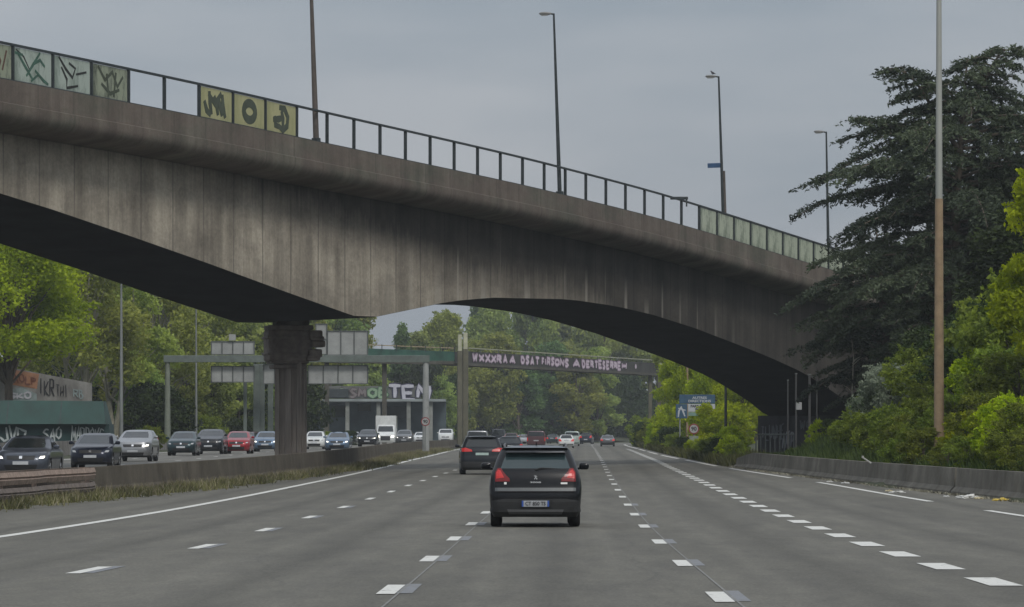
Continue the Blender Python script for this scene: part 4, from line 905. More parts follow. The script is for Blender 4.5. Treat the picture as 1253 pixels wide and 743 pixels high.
    zs.append(stz[-1]); vs = []; n = 75
    rings = [sh.ring(z) for z in zs]; n = len(rings[0])
    for z, r in zip(zs, rings): vs += [(x, y, z) for x, y in r]
    fs, ms = [], []
    for j in range(len(zs)-1):
        win = zs[j] >= zw0-1e-6 and zs[j+1] <= zw1+1e-6
        for i in range(n):
            fs.append((j*n+i, j*n+(i+1)%n, (j+1)*n+(i+1)%n, (j+1)*n+i)); k, q = seg_kind(i); mi = 0
            if win:
                if k == 'rear' : mi = 1
                elif k == 'front': mi = 2
                elif k == 'side' and 1 <= q <= 18 and q not in (6, 13) and not (kind == 'van' and q < 11): mi = 3 if i < 40 else 4
            elif zs[j+1] <= .36: mi = 5 if kind == 'suv' else 0
            ms.append(mi)
    fs.append(tuple(range(n))[::-1]); ms.append(5); fs.append(tuple((len(zs)-1)*n+i for i in range(n))); ms.append(0)
    me = bpy.data.meshes.new('body'); me.from_pydata(vs, [], fs)
    for m in (paintm, GLASS, GLASS, GLASS, GLASS, BLACKPL): me.materials.append(m)
    me.polygons.foreach_set('material_index', ms)
    bm = bmesh.new(); bm.from_mesh(me); bmesh.ops.recalc_face_normals(bm, faces=bm.faces); bm.to_mesh(me); bm.free()
    o = bpy.data.objects.new('body', me); link(o, root)
    # wheel arches
    wy = (L*.185+.05, L*.80); cutters = []
    for y in wy:
        for sx in (-1, 1):
            mb = MB(); mb.lathe([(wheelR+.055,-.17),(wheelR+.055,.17)], 28, 'X', c=(sx*(W-.1), y, wheelR)); mb.m = [0]*len(mb.m)
            q = mb.build('cut', BLACKPL); cutters.append(q)
            md = o.modifiers.new('b', 'BOOLEAN'); md.operation = 'DIFFERENCE'; md.object = q; md.solver = 'EXACT'
    bpy.context.view_layer.update(); dg = bpy.context.evaluated_depsgraph_get()
    me2 = bpy.data.meshes.new_from_object(o.evaluated_get(dg)); me2.name = 'body'; o.modifiers.clear(); o.data = me2
    for q in cutters: bpy.data.objects.remove(q)
    # split windows off the body into parts
    bm = bmesh.new(); bm.from_mesh(me2)
    for mi, nm in ((1,'rear_window'),(2,'windscreen'),(3,'side_window'),(4,'side_window')):
        b2 = bm.copy(); kill = [f for f in b2.faces if f.material_index != mi]
        bmesh.ops.delete(b2, geom=kill, context='FACES'); m3 = bpy.data.meshes.new(nm); 
        for f in b2.faces: f.material_index = 0; f.smooth = True
        b2.to_mesh(m3); b2.free(); m3.materials.append(GLASS); link(bpy.data.objects.new(nm, m3), root)
    bmesh.ops.delete(bm, geom=[f for f in bm.faces if f.material_index in (1,2,3,4)], context='FACES')
    for f in bm.faces:
        if f.material_index >= len(me2.materials): f.material_index = 0
        f.smooth = True
    bm.to_mesh(me2); bm.free(); me2.set_sharp_from_angle(angle=R_(40))
    for p in me2.polygons:
        if p.material_index not in (0,5): p.material_index = 5
    # wheels
    first = None
    for y in wy:
        for sx in (-1, 1):
            if first is None:
                mb = MB(); R0 = wheelR; mb.lathe([(R0*.62,-.1),(R0*.9,-.11),(R0*.985,-.09),(R0,-.05),(R0,.05),(R0*.985,.09),(R0*.9,.11),(R0*.62,.1)], 28); w_ = mb.build('wheel', RUBBER, root, smooth=50)
                mb = MB(); mb.lathe([(R0*.63,.02),(R0*.63,.095),(R0*.57,.085),(R0*.55,.03)], 24)
                for k in range(5):
                    a = k*2*math.pi/5; mb.tube([(.07,R0*.06*math.cos(a),R0*.06*math.sin(a)),(.085,R0*.58*math.cos(a),R0*.58*math.sin(a))], [.05,.035], 6)
                r_ = mb.build('rim', RIM, w_); first = w_
            else: w_ = copy_tree(first, root)
            w_.location = (sx*(W-.135), y, wheelR); w_.rotation_euler = (random.random()*0, 0, 0 if sx > 0 else math.pi)
    # mirrors
    for sx in (-1, 1):
        yw = sh.at(zw0+.02)[2]-.32; mb = MB()
        mb.box((sx*(W+.085), yw, zw0+.03), (.2,.12,.14), 0, bev=.045); mb.tube([(sx*(W-.08),yw+.03,zw0-.03),(sx*(W+.03),yw+.02,zw0)], .025, 6)
        mb.build('mirror', paintm if name != 'x' else BLACKPL, root, smooth=60)
    TL = emis('tail_lamp', (1,.03,.02), .05 if not tail_on else .3, (.3,.012,.012)); HLm = emis('headlight_glass', (1,1,1), .02, (.4,.42,.43)); HLon = emis('headlight_lit', (1,.95,.82), 2.2)
    z0, z1 = (.92, belt+.26) if kind == 'suv' else ((belt-.22, belt+.06) if kind != 'van' else (.8,1.15))
    if not plate_txt:
        patch(sh, [(W*.62,z0),(W*.97,z0+.03),(W*.93,z1),(W*.78,z1),(W*.6,z0+.1)] if kind != 'van' else [(W*.88,z0),(W*.985,z0),(W*.97,z1),(W*.88,z1)], 'rear', .012, .03, 'tail_light', TL, root, mirror=True)
        pz = .78 if kind != 'suv' else .62
        patch(sh, [(-.26,pz),(.26,pz),(.26,pz+.11),(-.26,pz+.11)], 'rear', .012, .02, 'rear_plate', WHITEP, root)
        patch(sh, [(-W*.86,.34),(W*.86,.34),(W*.9,.42),(-W*.9,.42)], 'rear', .012, .03, 'rear_trim', BLACKPL, root)
    # front end
    hz_ = belt-.14 if kind != 'van' else .82
    hm = HLon if lights_on else HLm
    patch(sh, [(W*.66,hz_-.1),(W*.84,hz_-.09),(W*.87,hz_-.01),(W*.72,hz_-.02)], 'front', .012, .03, 'headlight', hm, root, mirror=True)
    patch(sh, [(-W*.5,hz_-.14),(W*.5,hz_-.14),(W*.54,hz_),(-W*.54,hz_)], 'front', .01, .03, 'grille', BLACKPL, root)
    patch(sh, [(-W*.55,.27),(W*.55,.27),(W*.62,.45),(-W*.62,.45)], 'front', .01, .03, 'air_intake', BLACKPL, root)
    patch(sh, [(-.26,.46),(.26,.46),(.26,.57),(-.26,.57)], 'front', .03, .03, 'front_plate', WHITEP, root)
    patch(sh, [(-.05,hz_-.1),(.05,hz_-.1),(.05,hz_-.01),(-.05,hz_-.01)], 'front', .03, .02, 'badge', CHROME, root)
    if white_roof:
        pass
    root['_h'] = H
    del root['_h']
    return root, sh

def place(o, px, Y, face='away', rz=0, zoff=None, label=None, opp=False):
    X = px2x(px, Y); sl_ = (Rl(Y+2)-Rl(Y-2))/4
    z = zr(Y)+(.35 if opp else 0)+.004; a = -math.atan(sl_)+rz
    if opp: # front towards the camera: front face at Y, body extends away
        a += math.pi; Lc = max(c.bound_box[6][1] for c in o.children if c.name.startswith('body'))
        o.location = (X+Lc*math.sin(-math.atan(sl_))*-1, Y+Lc, z)
    else: o.location = (X, Y, z)
    o.rotation_euler = (0,0,a)
    if label: o['label'] = label
    return o
def recolour(o, m, src):
    for ch in o.children:
        if ch.name.startswith(('body','mirror')):
            for i, sl_ in enumerate(ch.material_slots):
                if i == 0: sl_.link = 'OBJECT'; sl_.material = m
def lights(o, on=True):
    for ch in o.children:
        if ch.name.startswith('headlight'): ch.material_slots[0].link = 'OBJECT'; ch.material_slots[0].material = MATS['headlight_lit' if on else 'headlight_glass']
P_BLACK = paint('black_paint', (.005,.006,.008), .0); P_DGREY = paint('dark_grey_paint', (.012,.015,.02), .1); P_SILV = paint('silver_paint', (.3,.31,.32), .6); P_WHITE = paint('white_paint', (.62,.64,.63), .0)
P_RED = paint('red_paint', (.28,.02,.028), .2); P_MAR = paint('maroon_paint', (.10,.05,.055), .2); P_TEAL = paint('dark_teal_paint', (.018,.04,.046), .4); P_GREY = paint('mid_grey_paint', (.10,.105,.11), .5)
P_BLUE = paint('blue_grey_paint', (.12,.18,.26), .4); P_PGRN = paint('pale_green_paint', (.42,.5,.46), .2); P_NAVY = paint('navy_paint', (.015,.02,.035), .4); P_ROSE = paint('rose_beige_paint', (.30,.19,.17), .3)

# the nearest car, a black crossover seen squarely from behind
hero, hs_ = make_car('suv', P_BLACK, 'black crossover car nearest to us, seen squarely from behind in the middle lane', L=4.36, W=.915, H=1.62, belt=.97, wheelR=.34, plate_txt='x', tail_on=True)
for ch in list(hero.children):
    if ch.name.startswith('body'):
        hb_ = ch
TLH = emis('tail_lamp_lit', (1,.04,.03), .09, (.4,.02,.02)); TLD = emis('tail_lamp_dark', (1,.02,.02), .02, (.14,.008,.01))
patch(hs_, [(.51,.9),(.56,.905),(.795,.9),(.80,1.0),(.79,1.1),(.745,1.17),(.68,1.165),(.64,1.1),(.575,1.02),(.515,.965)], 'rear', .014, .04, 'tail_light', TLD, hero, mirror=True)
patch(hs_, [(.62,.98),(.775,.96),(.775,1.08),(.735,1.14),(.69,1.12)], 'rear', .022, .02, 'tail_light_lens', TLH, hero, mirror=True)
RV = mat('reversing_lens', (.7,.7,.68), .3, .1, 3)
patch(hs_, [(-.62,.845),(-.57,.845),(-.57,.89),(-.62,.89)], 'rear', .02, .03, 'reversing_light', RV, hero); patch(hs_, [(.5,.85),(.63,.85),(.63,.885),(.5,.885)], 'rear', .02, .03, 'reversing_light', RV, hero)
patch(hs_, [(-.8,.715),(.8,.715),(.8,.78),(-.8,.78)], 'rear', .025, .04, 'tailgate_step', mat('worn_bumper_top', (.07,.08,.085), .45, .2, 4), hero)
BLK2 = mat('bumper_plastic', (.022,.023,.024), .65, .25, 5)
patch(hs_, [(-.9,.3),(.9,.3),(.88,.52),(.62,.56),(-.62,.56),(-.88,.52)], 'rear', .012, .04, 'bumper', BLK2, hero)
patch(hs_, [(-.52,.255),(.52,.255),(.56,.35),(-.56,.35)], 'rear', .03, .05, 'skid_plate', GREYPL, hero)
patch(hs_, [(.62,.33),(.82,.36),(.8,.42),(.62,.4)], 'rear', .018, .03, 'reflector_recess', BLACKPL, hero, mirror=True)
pl = patch(hs_, [(-.27,.405),(.27,.405),(.27,.525),(-.27,.525)], 'rear', .045, .05, 'number_plate', WHITEP, hero)
yb = hs_.ysurf(0,.465,'rear')
for x0_, x1_ in ((-.27,-.235),(.235,.27)):
    mb = MB(); mb.box(((x0_+x1_)/2, yb-.052, .465), (.035,.006,.118)); mb.build('plate_band', BLUEP, pl)
put_text('CT 850 TS', .075, INK, pl, (0, yb-.052, .465), bold=.002, width=.4, depth=.003, name='plate_characters')
for sx in (-1,1):   # tailgate shut lines
    patch(hs_, [(sx*.80,.79),(sx*.807,.79),(sx*.807,.90),(sx*.80,.90)], 'rear', .004, .02, 'shut_line', INK, hero)
patch(hs_, [(-.80,.695),(.80,.695),(.80,.705),(-.80,.705)], 'rear', .03, .04, 'shut_line', INK, hero)
patch(hs_, [(-.34,.385),(.34,.385),(.34,.55),(-.34,.55)], 'rear', .02, .03, 'plate_recess', BLACKPL, hero)
for ch in hero.children:
    if ch.name.startswith('rear_window'): ch.data.materials.clear(); ch.data.materials.append(glassmat('reflection_toned_rear_glass', (.03,.05,.055)))  # bluish reflection put into the glass colour
# spoiler, wiper, badge, lettering, aerial, exhaust
mb = MB(); zsp = 1.5
P_GLOSS = paint('glossy_roof_paint', (.02,.022,.026), .5, 1.0); P_GLOSS.node_tree.nodes['Principled BSDF'].inputs['Coat IOR'].default_value = 1.6
mb.add([(-.60,.30,1.475),(0,.26,1.475),(.60,.30,1.475),(-.56,.31,1.505),(0,.27,1.51),(.56,.31,1.505),(-.57,.72,1.585),(0,.70,1.60),(.57,.72,1.585),(-.6,.6,1.48),(.6,.6,1.48)], [(0,1,4,3),(1,2,5,4),(3,4,7,6),(4,5,8,7),(0,3,6,9),(2,10,8,5),(0,9,10,2,1),(6,7,8,10,9)]); mb.build('spoiler', P_GLOSS, hero)
mb = MB(); mb.tube([(0,.16,1.13),(.1,.185,1.165),(.4,.21,1.155)], [.018,.014,.008], 6); mb.build('wiper', BLACKPL, hero)
yb2 = hs_.ysurf(0,.98,'rear')
mb = ribbon([[(-.02,-.035),(0,.0),(-.005,.035)],[(-.03,.03),(.02,.035)],[(0,0),(.03,-.02),(.025,-.04)],[(0,.01),(.035,.02)]], .022); mb.build('badge', CHROME, hero, loc=(0, yb2-.012, .98))
put_text('3008', .03, CHROME, hero, (.0, hs_.ysurf(0,.885,'rear')-.015, .885), bold=.002, depth=.005, width=.22, name='badge_lettering')
mb = MB(); mb.tube([(.02,.95,1.6),(.02,.86,1.68)], [.02,.008], 6); mb.build('aerial', BLACKPL, hero)
mb = MB(); mb.lathe([(.035,0),(.035,.16)], 12, 'Y', c=(.05,.14,.235)); mb.build('exhaust', GREYPL, hero)
for sx in (-1,1): mb = MB(); mb.tube([(sx*.6,.9,1.57),(sx*.62,1.2,1.63),(sx*.6,2.1,1.64),(sx*.57,2.4,1.58)], .022, 6); mb.build('roof_rail', GREYPL, hero)
mb = MB(); mb.box((0,1.8,.25), (1.3,3.0,.1), 0, bev=.03); mb.tube([(-.75,L_ if False else .86,.3),(.75,.86,.3)], .04, 6); mb.build('underbody', BLACKPL, hero)
place(hero, 655.2, 80.0, rz=0.012)

# dark SUV ahead on the left
s2, ss = make_car('suv', P_DGREY, 'dark grey SUV with red tail lights in the left lane, partly behind the black crossover', L=4.5, W=.94, H=1.68, belt=1.02, wheelR=.36, plate_txt='x')
patch(ss, [(.42,1.0),(.88,.99),(.9,1.14),(.72,1.17),(.45,1.08)], 'rear', .014, .04, 'tail_light', emis('tail_lamp_lit', (1,.04,.03), .25), s2, mirror=True)
patch(ss, [(-.28,.84),(.28,.84),(.28,.95),(-.28,.95)], 'rear', .02, .03, 'number_plate', mat('greenish_plate', (.35,.45,.42), .5, .1, 5), s2)
patch(ss, [(-.9,.28),(.9,.28),(.92,.56),(-.92,.56)], 'rear', .012, .04, 'bumper', BLK2, s2)
place(s2, 590, 176, rz=.05)

proto = {}
def car(kind, m, px, Y, label, opp=False, on=False, rz=0, H=None, **kw):
    key = (kind, H)
    if key not in proto:
        dims = {'suv':dict(L=4.4,W=.92,H=H or 1.65,belt=1.0,wheelR=.35),'hatch':dict(L=4.1,W=.87,H=H or 1.48,belt=.92),'sedan':dict(L=4.6,W=.9,H=H or 1.44,belt=.9),'van':dict(L=5.0,W=.98,H=H or 2.2,belt=1.15,wheelR=.34)}[kind]
        r, _s = make_car(kind, P_SILV, label, plate_txt=None, **dims); proto[key] = r; o = r
        cc = r
    else: o = copy_tree(proto[key]); 
    recolour(o, m, o.children[0].material_slots[0].material if False else P_SILV); lights(o, on)
    o['group'] = 'oncoming cars in the left carriageway' if opp else 'cars ahead on the motorway'; o['label'] = label; o['category'] = 'van' if kind == 'van' else 'car'
    o.name = 'van' if kind == 'van' else 'car'
    return place(o, px, Y, opp=opp, rz=rz)
car('hatch', P_DGREY, 624, 262, 'dark car between the dark SUV and the roof of the black crossover', rz=.02)
car('van', P_SILV, 584, 365, 'pale van roof showing just behind the dark SUV', H=1.85)
car('van', P_DGREY, 609, 600, 'small dark van far ahead at the left edge of the queue')
car('suv', P_ROSE, 625.5, 470, 'rose beige car far ahead, behind the dark van')
car('sedan', P_SILV, 640, 555, 'silver car far ahead between two rose coloured cars')
car('van', P_MAR, 656, 428, 'maroon people carrier far ahead above the roof of the black crossover', H=1.85)
car('hatch', P_TEAL, 675, 625, 'small dark teal car farthest ahead in the middle')
car('hatch', P_WHITE, 693, 446, 'white hatchback far ahead in the middle lane')
car('van', P_PGRN, 700, 520, 'pale green people carrier just beyond the white hatchback', H=1.85)
car('suv', P_NAVY, 716.5, 600, 'dark car farthest ahead on the right of the white hatchback')
car('sedan', P_GREY, 743.5, 496, 'grey car alone in the right lane far ahead')
# oncoming queue
P_BLGR = paint('blue_grey_dark_paint', (.07,.08,.1), .4)
car('sedan', P_BLGR, 25, 135, 'dark grey car with lit headlights, nearest of the oncoming queue, behind the guardrail', opp=True, on=True)
car('hatch', P_NAVY, 110, 165, 'dark blue hatchback second from the left in the oncoming queue', opp=True)
car('suv', P_SILV, 162, 203, 'silver SUV with lit headlights in the oncoming queue', opp=True, on=True, H=1.6)
car('hatch', P_TEAL, 221, 243, 'dark teal hatchback in front of the gantry post in the oncoming queue', opp=True)
car('suv', P_DGREY, 254.5, 257, 'dark grey car between the teal hatchback and the red car', opp=True, H=1.6)
car('hatch', P_RED, 289, 262, 'red hatchback in the oncoming queue', opp=True, on=False)
car('hatch', P_BLUE, 324, 290, 'blue grey car half hidden by the left of the bridge pier', opp=True, on=True)
car('sedan', P_MAR, 307, 325, 'dark car with one light showing behind the red hatchback', opp=True, on=True)
car('hatch', P_WHITE, 384, 330, 'white car just right of the bridge pier in the oncoming queue', opp=True)
car('sedan', P_BLUE, 412, 295, 'blue grey saloon with yellow headlights right of the pier', opp=True, on=True)
car('suv', P_DGREY, 449, 385, 'dark car with bright headlights left of the white lorry', opp=True, on=True)
car('suv', P_GREY, 494, 440, 'grey car with bright headlights right of the white lorry', opp=True, on=True)
car('sedan', P_WHITE, 514, 520, 'white car side on near the gantry leg', opp=True)
car('van', P_WHITE, 545, 545, 'white van at the right end of the oncoming queue', opp=True, H=1.85)
car('hatch', P_SILV, 431, 500, 'small silver car far back beyond the blue saloon', opp=True, on=True)
car('hatch', P_GREY, 366, 520, 'small grey car far back', opp=True) if False else None
# box lorry
lo = empty('box_lorry', (0,0,0), 'small white box lorry in the oncoming queue', 'lorry')
lsh = CarShape([(.3,2.2,5.9,1.0,.1,.2),(.5,2.2,6.0,1.0,.1,.22),(1.0,2.2,5.95,1.0,.1,.22),(1.25,2.2,5.6,1.0,.1,.2),(1.4,2.2,5.3,.98,.1,.18),(2.05,2.2,4.6,.92,.1,.15),(2.15,2.2,4.4,.85,.1,.15)])
mb = MB(); zs = [.3,.5,.75,1.0,1.25,1.4,1.7,2.05,2.15]; rr_ = [lsh.ring(z) for z in zs]; n = len(rr_[0])
mb.add([(x,y,z) for z, r in zip(zs, rr_) for x, y in r], [(j*n+i, j*n+(i+1)%n, (j+1)*n+(i+1)%n, (j+1)*n+i) for j in range(len(zs)-1) for i in range(n)]+[tuple(range(n)), tuple((len(zs)-1)*n+i for i in range(n))]); mb.build('cab', P_WHITE, lo, smooth=35)
patch(lsh, [(-.82,1.42),(.82,1.42),(.74,2.0),(-.74,2.0)], 'front', .012, .03, 'windscreen', GLASS, lo); patch(lsh, [(.55,.8),(.9,.82),(.92,1.02),(.62,1.0)], 'front', .012, .03, 'headlight', MATS['headlight_lit'], lo, mirror=True)
patch(lsh, [(-.5,.5),(.5,.5),(.5,.95),(-.5,.95)], 'front', .012, .03, 'grille', BLACKPL, lo)
mb = MB(); mb.box((0,1.9,1.95), (2.15,4.6,2.3), 0, bev=.04); mb.build('cargo_box', P_WHITE, lo); mb = MB(); mb.box((0,2.6,.5), (.9,5.6,.25), 0); mb.build('chassis', BLACKPL, lo)
for y in (.9,4.9):
    for sx in (-1,1):
        mb = MB(); mb.lathe([(.22,-.12),(.38,-.12),(.4,-.06),(.4,.06),(.38,.12),(.22,.12)], 24, c=(sx*.88,y,.4)); mb.build('wheel', RUBBER, lo, smooth=50)
lo.location = (px2x(471.5,425)+0, 431, zr(428)+.354); lo.rotation_euler = (0,0,math.pi+.0)

# ------------------------------------------------------------------ litter at the foot of the right wall
def litter(px, Y, sx, m, label, name='litter', fl=.4):
    X = Bl(Y)-.32-.25*random.random(); X = min(X, px2x(px, Y)) if px else X
    bm = bmesh.new(); bmesh.ops.create_icosphere(bm, subdivisions=3, radius=1)
    rr = random.Random(int(px*7+Y))
    for v in bm.verts:
        q = .72+.5*math.sin(v.co.x*4+rr.random()*.8+px)*math.cos(v.co.y*5+px)+.15*rr.random(); v.co *= q; v.co.z = max(v.co.z*fl, -.2*fl)
        v.co.x *= 1.3
    me = bpy.data.meshes.new(name); bm.to_mesh(me); bm.free(); me.materials.append(m); o = bpy.data.objects.new(name, me); link(o); o.scale = (sx,sx*1.2,sx); o.location = (X, Y, zr(Y)+.2*fl*sx*.9)
    o.rotation_euler = (0,0,rr.random()*3); tag(o, label, 'litter', 'litter at the foot of the right wall'); return o
PB = mat('white_plastic_bag', (.6,.6,.57), .5, .2, 5); YB = mat('yellow_plastic', (.55,.4,.05), .5, .2, 4); PCB = mat('yellowish_paper', (.5,.44,.28), .6, .2, 4)
litter(1186, 117.5, .26, PB, 'crumpled white plastic bag beside the yellowish one', 'plastic_bag'); litter(1197, 116.5, .13, PCB, 'small yellowish crumpled paper next to the white bag')
litter(1226, 113.5, .2, YB, 'bright yellow plastic wrapper', fl=.35); litter(1099, 128, .2, PB, 'pale crumpled rag left of the wall joint', fl=.25); litter(1088, 130.5, .1, PCB, 'small pale scrap left of the rag')
litter(1034, 148, .12, PB, 'tiny white scrap below the white-flowered bush'); litter(1016, 152, .1, PB, 'tiny white scrap farther along the wall foot'); litter(1158, 120.5, .09, PB, 'small grey scrap left of the white bag', fl=.3)
mb = MB(); mb.tube([(0,0,0),(-.28,.1,.2)], [.03,.025], 6); mb.lathe([(.04,0),(.036,.08)], 8, 'Z', c=(-.28,.1,.18)); st_ = mb.build('broken_stake', mat('weathered_white', (.4,.4,.37), .7, .2, 3), None, loc=(px2x(1066,139), 139, zr(139)+.82)); tag(st_, 'short white stake leaning on top of the right wall', 'stake')

# ------------------------------------------------------------------ vegetation
def leaves_mesh(name, P, size, m, aspect=1.0, var=None, dirs=None, flat=0.0):
    """P (n,3) leaf centres -> one quad each, random orientation (or along dirs)"""
    n = len(P); P = np.asarray(P, dtype=np.float32)
    nrm = RNG.normal(size=(n,3)); nrm[:,2] = nrm[:,2]*(1-flat)+flat*2.5; nrm /= np.linalg.norm(nrm, axis=1, keepdims=True)
    a = dirs if dirs is not None else RNG.normal(size=(n,3))
    a = a-nrm*np.sum(a*nrm, axis=1, keepdims=True); a /= np.linalg.norm(a, axis=1, keepdims=True)+1e-9; b = np.cross(nrm, a)
    s = size*RNG.uniform(.6, 1.3, size=(n,1)); A = a*s*aspect; B = b*s*.55
    V = np.stack([P-A, P-B*.9+A*.1, P+A, P+B*.9+A*.1], axis=1).reshape(-1,3)
    me = bpy.data.meshes.new(name); me.vertices.add(4*n); me.vertices.foreach_set('co', V.astype(np.float32).ravel())
    me.loops.add(4*n); me.loops.foreach_set('vertex_index', np.arange(4*n, dtype=np.int32)); me.polygons.add(n)
    me.polygons.foreach_set('loop_start', np.arange(0, 4*n, 4, dtype=np.int32)); me.polygons.foreach_set('loop_total', np.full(n, 4, dtype=np.int32))
    me.update(); at = me.attributes.new('var', 'FLOAT', 'POINT')
    v = np.clip((var if var is not None else np.full(n, .5))+RNG.normal(0, .16, n), 0, 1); at.data.foreach_set('value', np.repeat(v, 4).astype(np.float32))
    me.materials.append(m); return me
def clumps(centres, radii, per, shell=.55, squash=.8):
    """leaf positions in and around each clump, denser towards its skin; also per-clump tint"""
    P = []; T = []
    for c, r, n in zip(centres, radii, per):
        d = RNG.normal(size=(n,3)); d /= np.linalg.norm(d, axis=1, keepdims=True)
        q = RNG.uniform(shell, 1.0, size=(n,1))**.8*(1+.22*np.sin(d[:,:1]*5+c[0])*np.cos(d[:,1:2]*4+c[1])+RNG.normal(0,.09,(n,1)))
        p = d*q*r; p[:,2] *= squash; P.append(p+np.array(c)); T.append(np.full(n, np.clip(RNG.normal(.5,.2),0,1)))
    return np.concatenate(P), np.concatenate(T)
def crown_clumps(h0, h1, R, nc, rmin, rmax, topw=.55, seed=0):
    r = np.random.default_rng(seed); cs, rs = [], []
    for i in range(nc):
        t = r.uniform(0, 1)**.85; a = r.uniform(0, 2*math.pi); w_ = R*(math.sin(math.pi*min(.12+t*.8, 1))**.6)*(1-(1-topw)*t)
        q = w_*r.uniform(.35, 1.0)**.6
        cs.append((q*math.cos(a), q*math.sin(a), h0+(h1-h0)*t)); rs.append(r.uniform(rmin, rmax))
    return cs, rs
def limbs_mesh(cs, base_h, r0, rng_seed, frac=.5, trunk_top=None, seg=5, trunks=1, spread=0.0):
    rr = random.Random(rng_seed); mb = MB(); top = trunk_top or max(c[2] for c in cs)*.9
    for k in range(trunks):
        a = 2*math.pi*k/trunks+.6; dx, dy = spread*math.cos(a), spread*math.sin(a); pts = []; rad = []
        for i in range(6):
            t = i/5; pts.append((dx*t+rr.uniform(-.12,.12)*t*top*.12, dy*t+rr.uniform(-.12,.12)*t*top*.12, top*t)); rad.append(r0/(trunks**.5)*(1-.82*t)*(1.25 if i == 0 else 1))
        mb.tube(pts, rad, 8)
        for c in cs:
            if rr.random() < frac/trunks:
                t = rr.uniform(.25, .75); zz = max(base_h, c[2]*t); f = zz/top
                if f > .95: continue
                j = min(4, int(f*5)); p0 = Vector(pts[j]).lerp(Vector(pts[j+1]), f*5-j); pe = Vector(c); mid = p0.lerp(pe, .5)+Vector((0,0,.12*(pe-p0).length))
                rb = r0*.35*(1-f*.6)/(trunks**.3); mb.tube([p0, mid, pe], [rb, rb*.6, rb*.2], 5, cap=False)
    return mb
def make_tree(name, h, R, lm, seed, nleaf, leaf, label, cat='tree', base=.25, nc=40, r0=.28, bark=None, topw=.55, crad=(.16,.3), trunks=1, spread=0, frac=.5, squash=.8, shell=.55, asp=1.0):
    o = empty(name, (0,0,0), label, cat); cs, rs = crown_clumps(h*base, h*.93, R, nc, R*crad[0]*1.2, R*crad[1]*1.2, topw, seed)
    wts = np.array(rs)**2; per = np.maximum((wts/wts.sum()*nleaf).astype(int), 10)
    P, T = clumps(cs, rs, per, shell, squash)
    ns = int(nc*(3.0 if h < 4 else 1.3)); SP = []; ST = []
    for q in range(ns):
        kx = int(RNG.integers(len(cs))); c = np.array(cs[kx]); d = RNG.normal(size=3); d[2] = abs(d[2])*.9+.15; d /= np.linalg.norm(d)
        L_ = rs[kx]*RNG.uniform(1.1, 2.3 if h < 4 else 1.7); m_ = int(max(8, L_/leaf*(2.2 if h < 4 else 3))); t_ = np.linspace(.3, 1, m_)[:,None]
        SP.append(c+d*L_*t_+np.array([0,0,-.25])*L_*t_**3+RNG.normal(0, leaf*.55, (m_,3))*(1.25-t_)); ST.append(np.full(m_, np.clip(RNG.normal(.6,.2),0,1)))
    P = np.concatenate([P]+SP); T = np.concatenate([T]+ST)
    me = leaves_mesh('crown', P, leaf, lm, asp, T, flat=.22); link(bpy.data.objects.new('crown', me), o)
    limbs_mesh(cs, h*base*.6, r0, seed, frac, trunks=trunks, spread=spread).build('trunk', bark or BARK, o, smooth=60); return o
def place_tree(o, x, y, s=1.0, rz=0, label=None, group=None, sz=None, dz=-.1):
    o.location = (x, y, zg(x, y)+dz); o.scale = (s, s, sz or s); o.rotation_euler = (0,0,rz)
    if label: o['label'] = label
    if group: o['group'] = group
    return o
LF_BRIGHT = leafmat('leaves_bright', (.17,.225,.006), (.54,.6,.02), .5)
LF_OLIVE = leafmat('leaves_olive', (.16,.195,.03), (.48,.51,.11), .5)
LF_FOR = leafmat('leaves_forest', (.14,.20,.045), (.46,.52,.13), .5)
LF_FORD = leafmat('leaves_forest_dark', (.06,.105,.035), (.18,.26,.08), .4)
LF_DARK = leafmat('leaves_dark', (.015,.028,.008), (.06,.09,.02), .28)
LF_YEL = leafmat('leaves_yellow_green', (.18,.24,.003), (.52,.56,.012), .5)
LF_CED = leafmat('cedar_needles', (.02,.03,.018), (.10,.12,.066), .2)
LF_BUSH = leafmat('leaves_bush', (.075,.11,.014), (.32,.37,.045), .45)
LF_WHT = leafmat('blossom_leaves', (.06,.09,.04), (.36,.4,.3), .35)
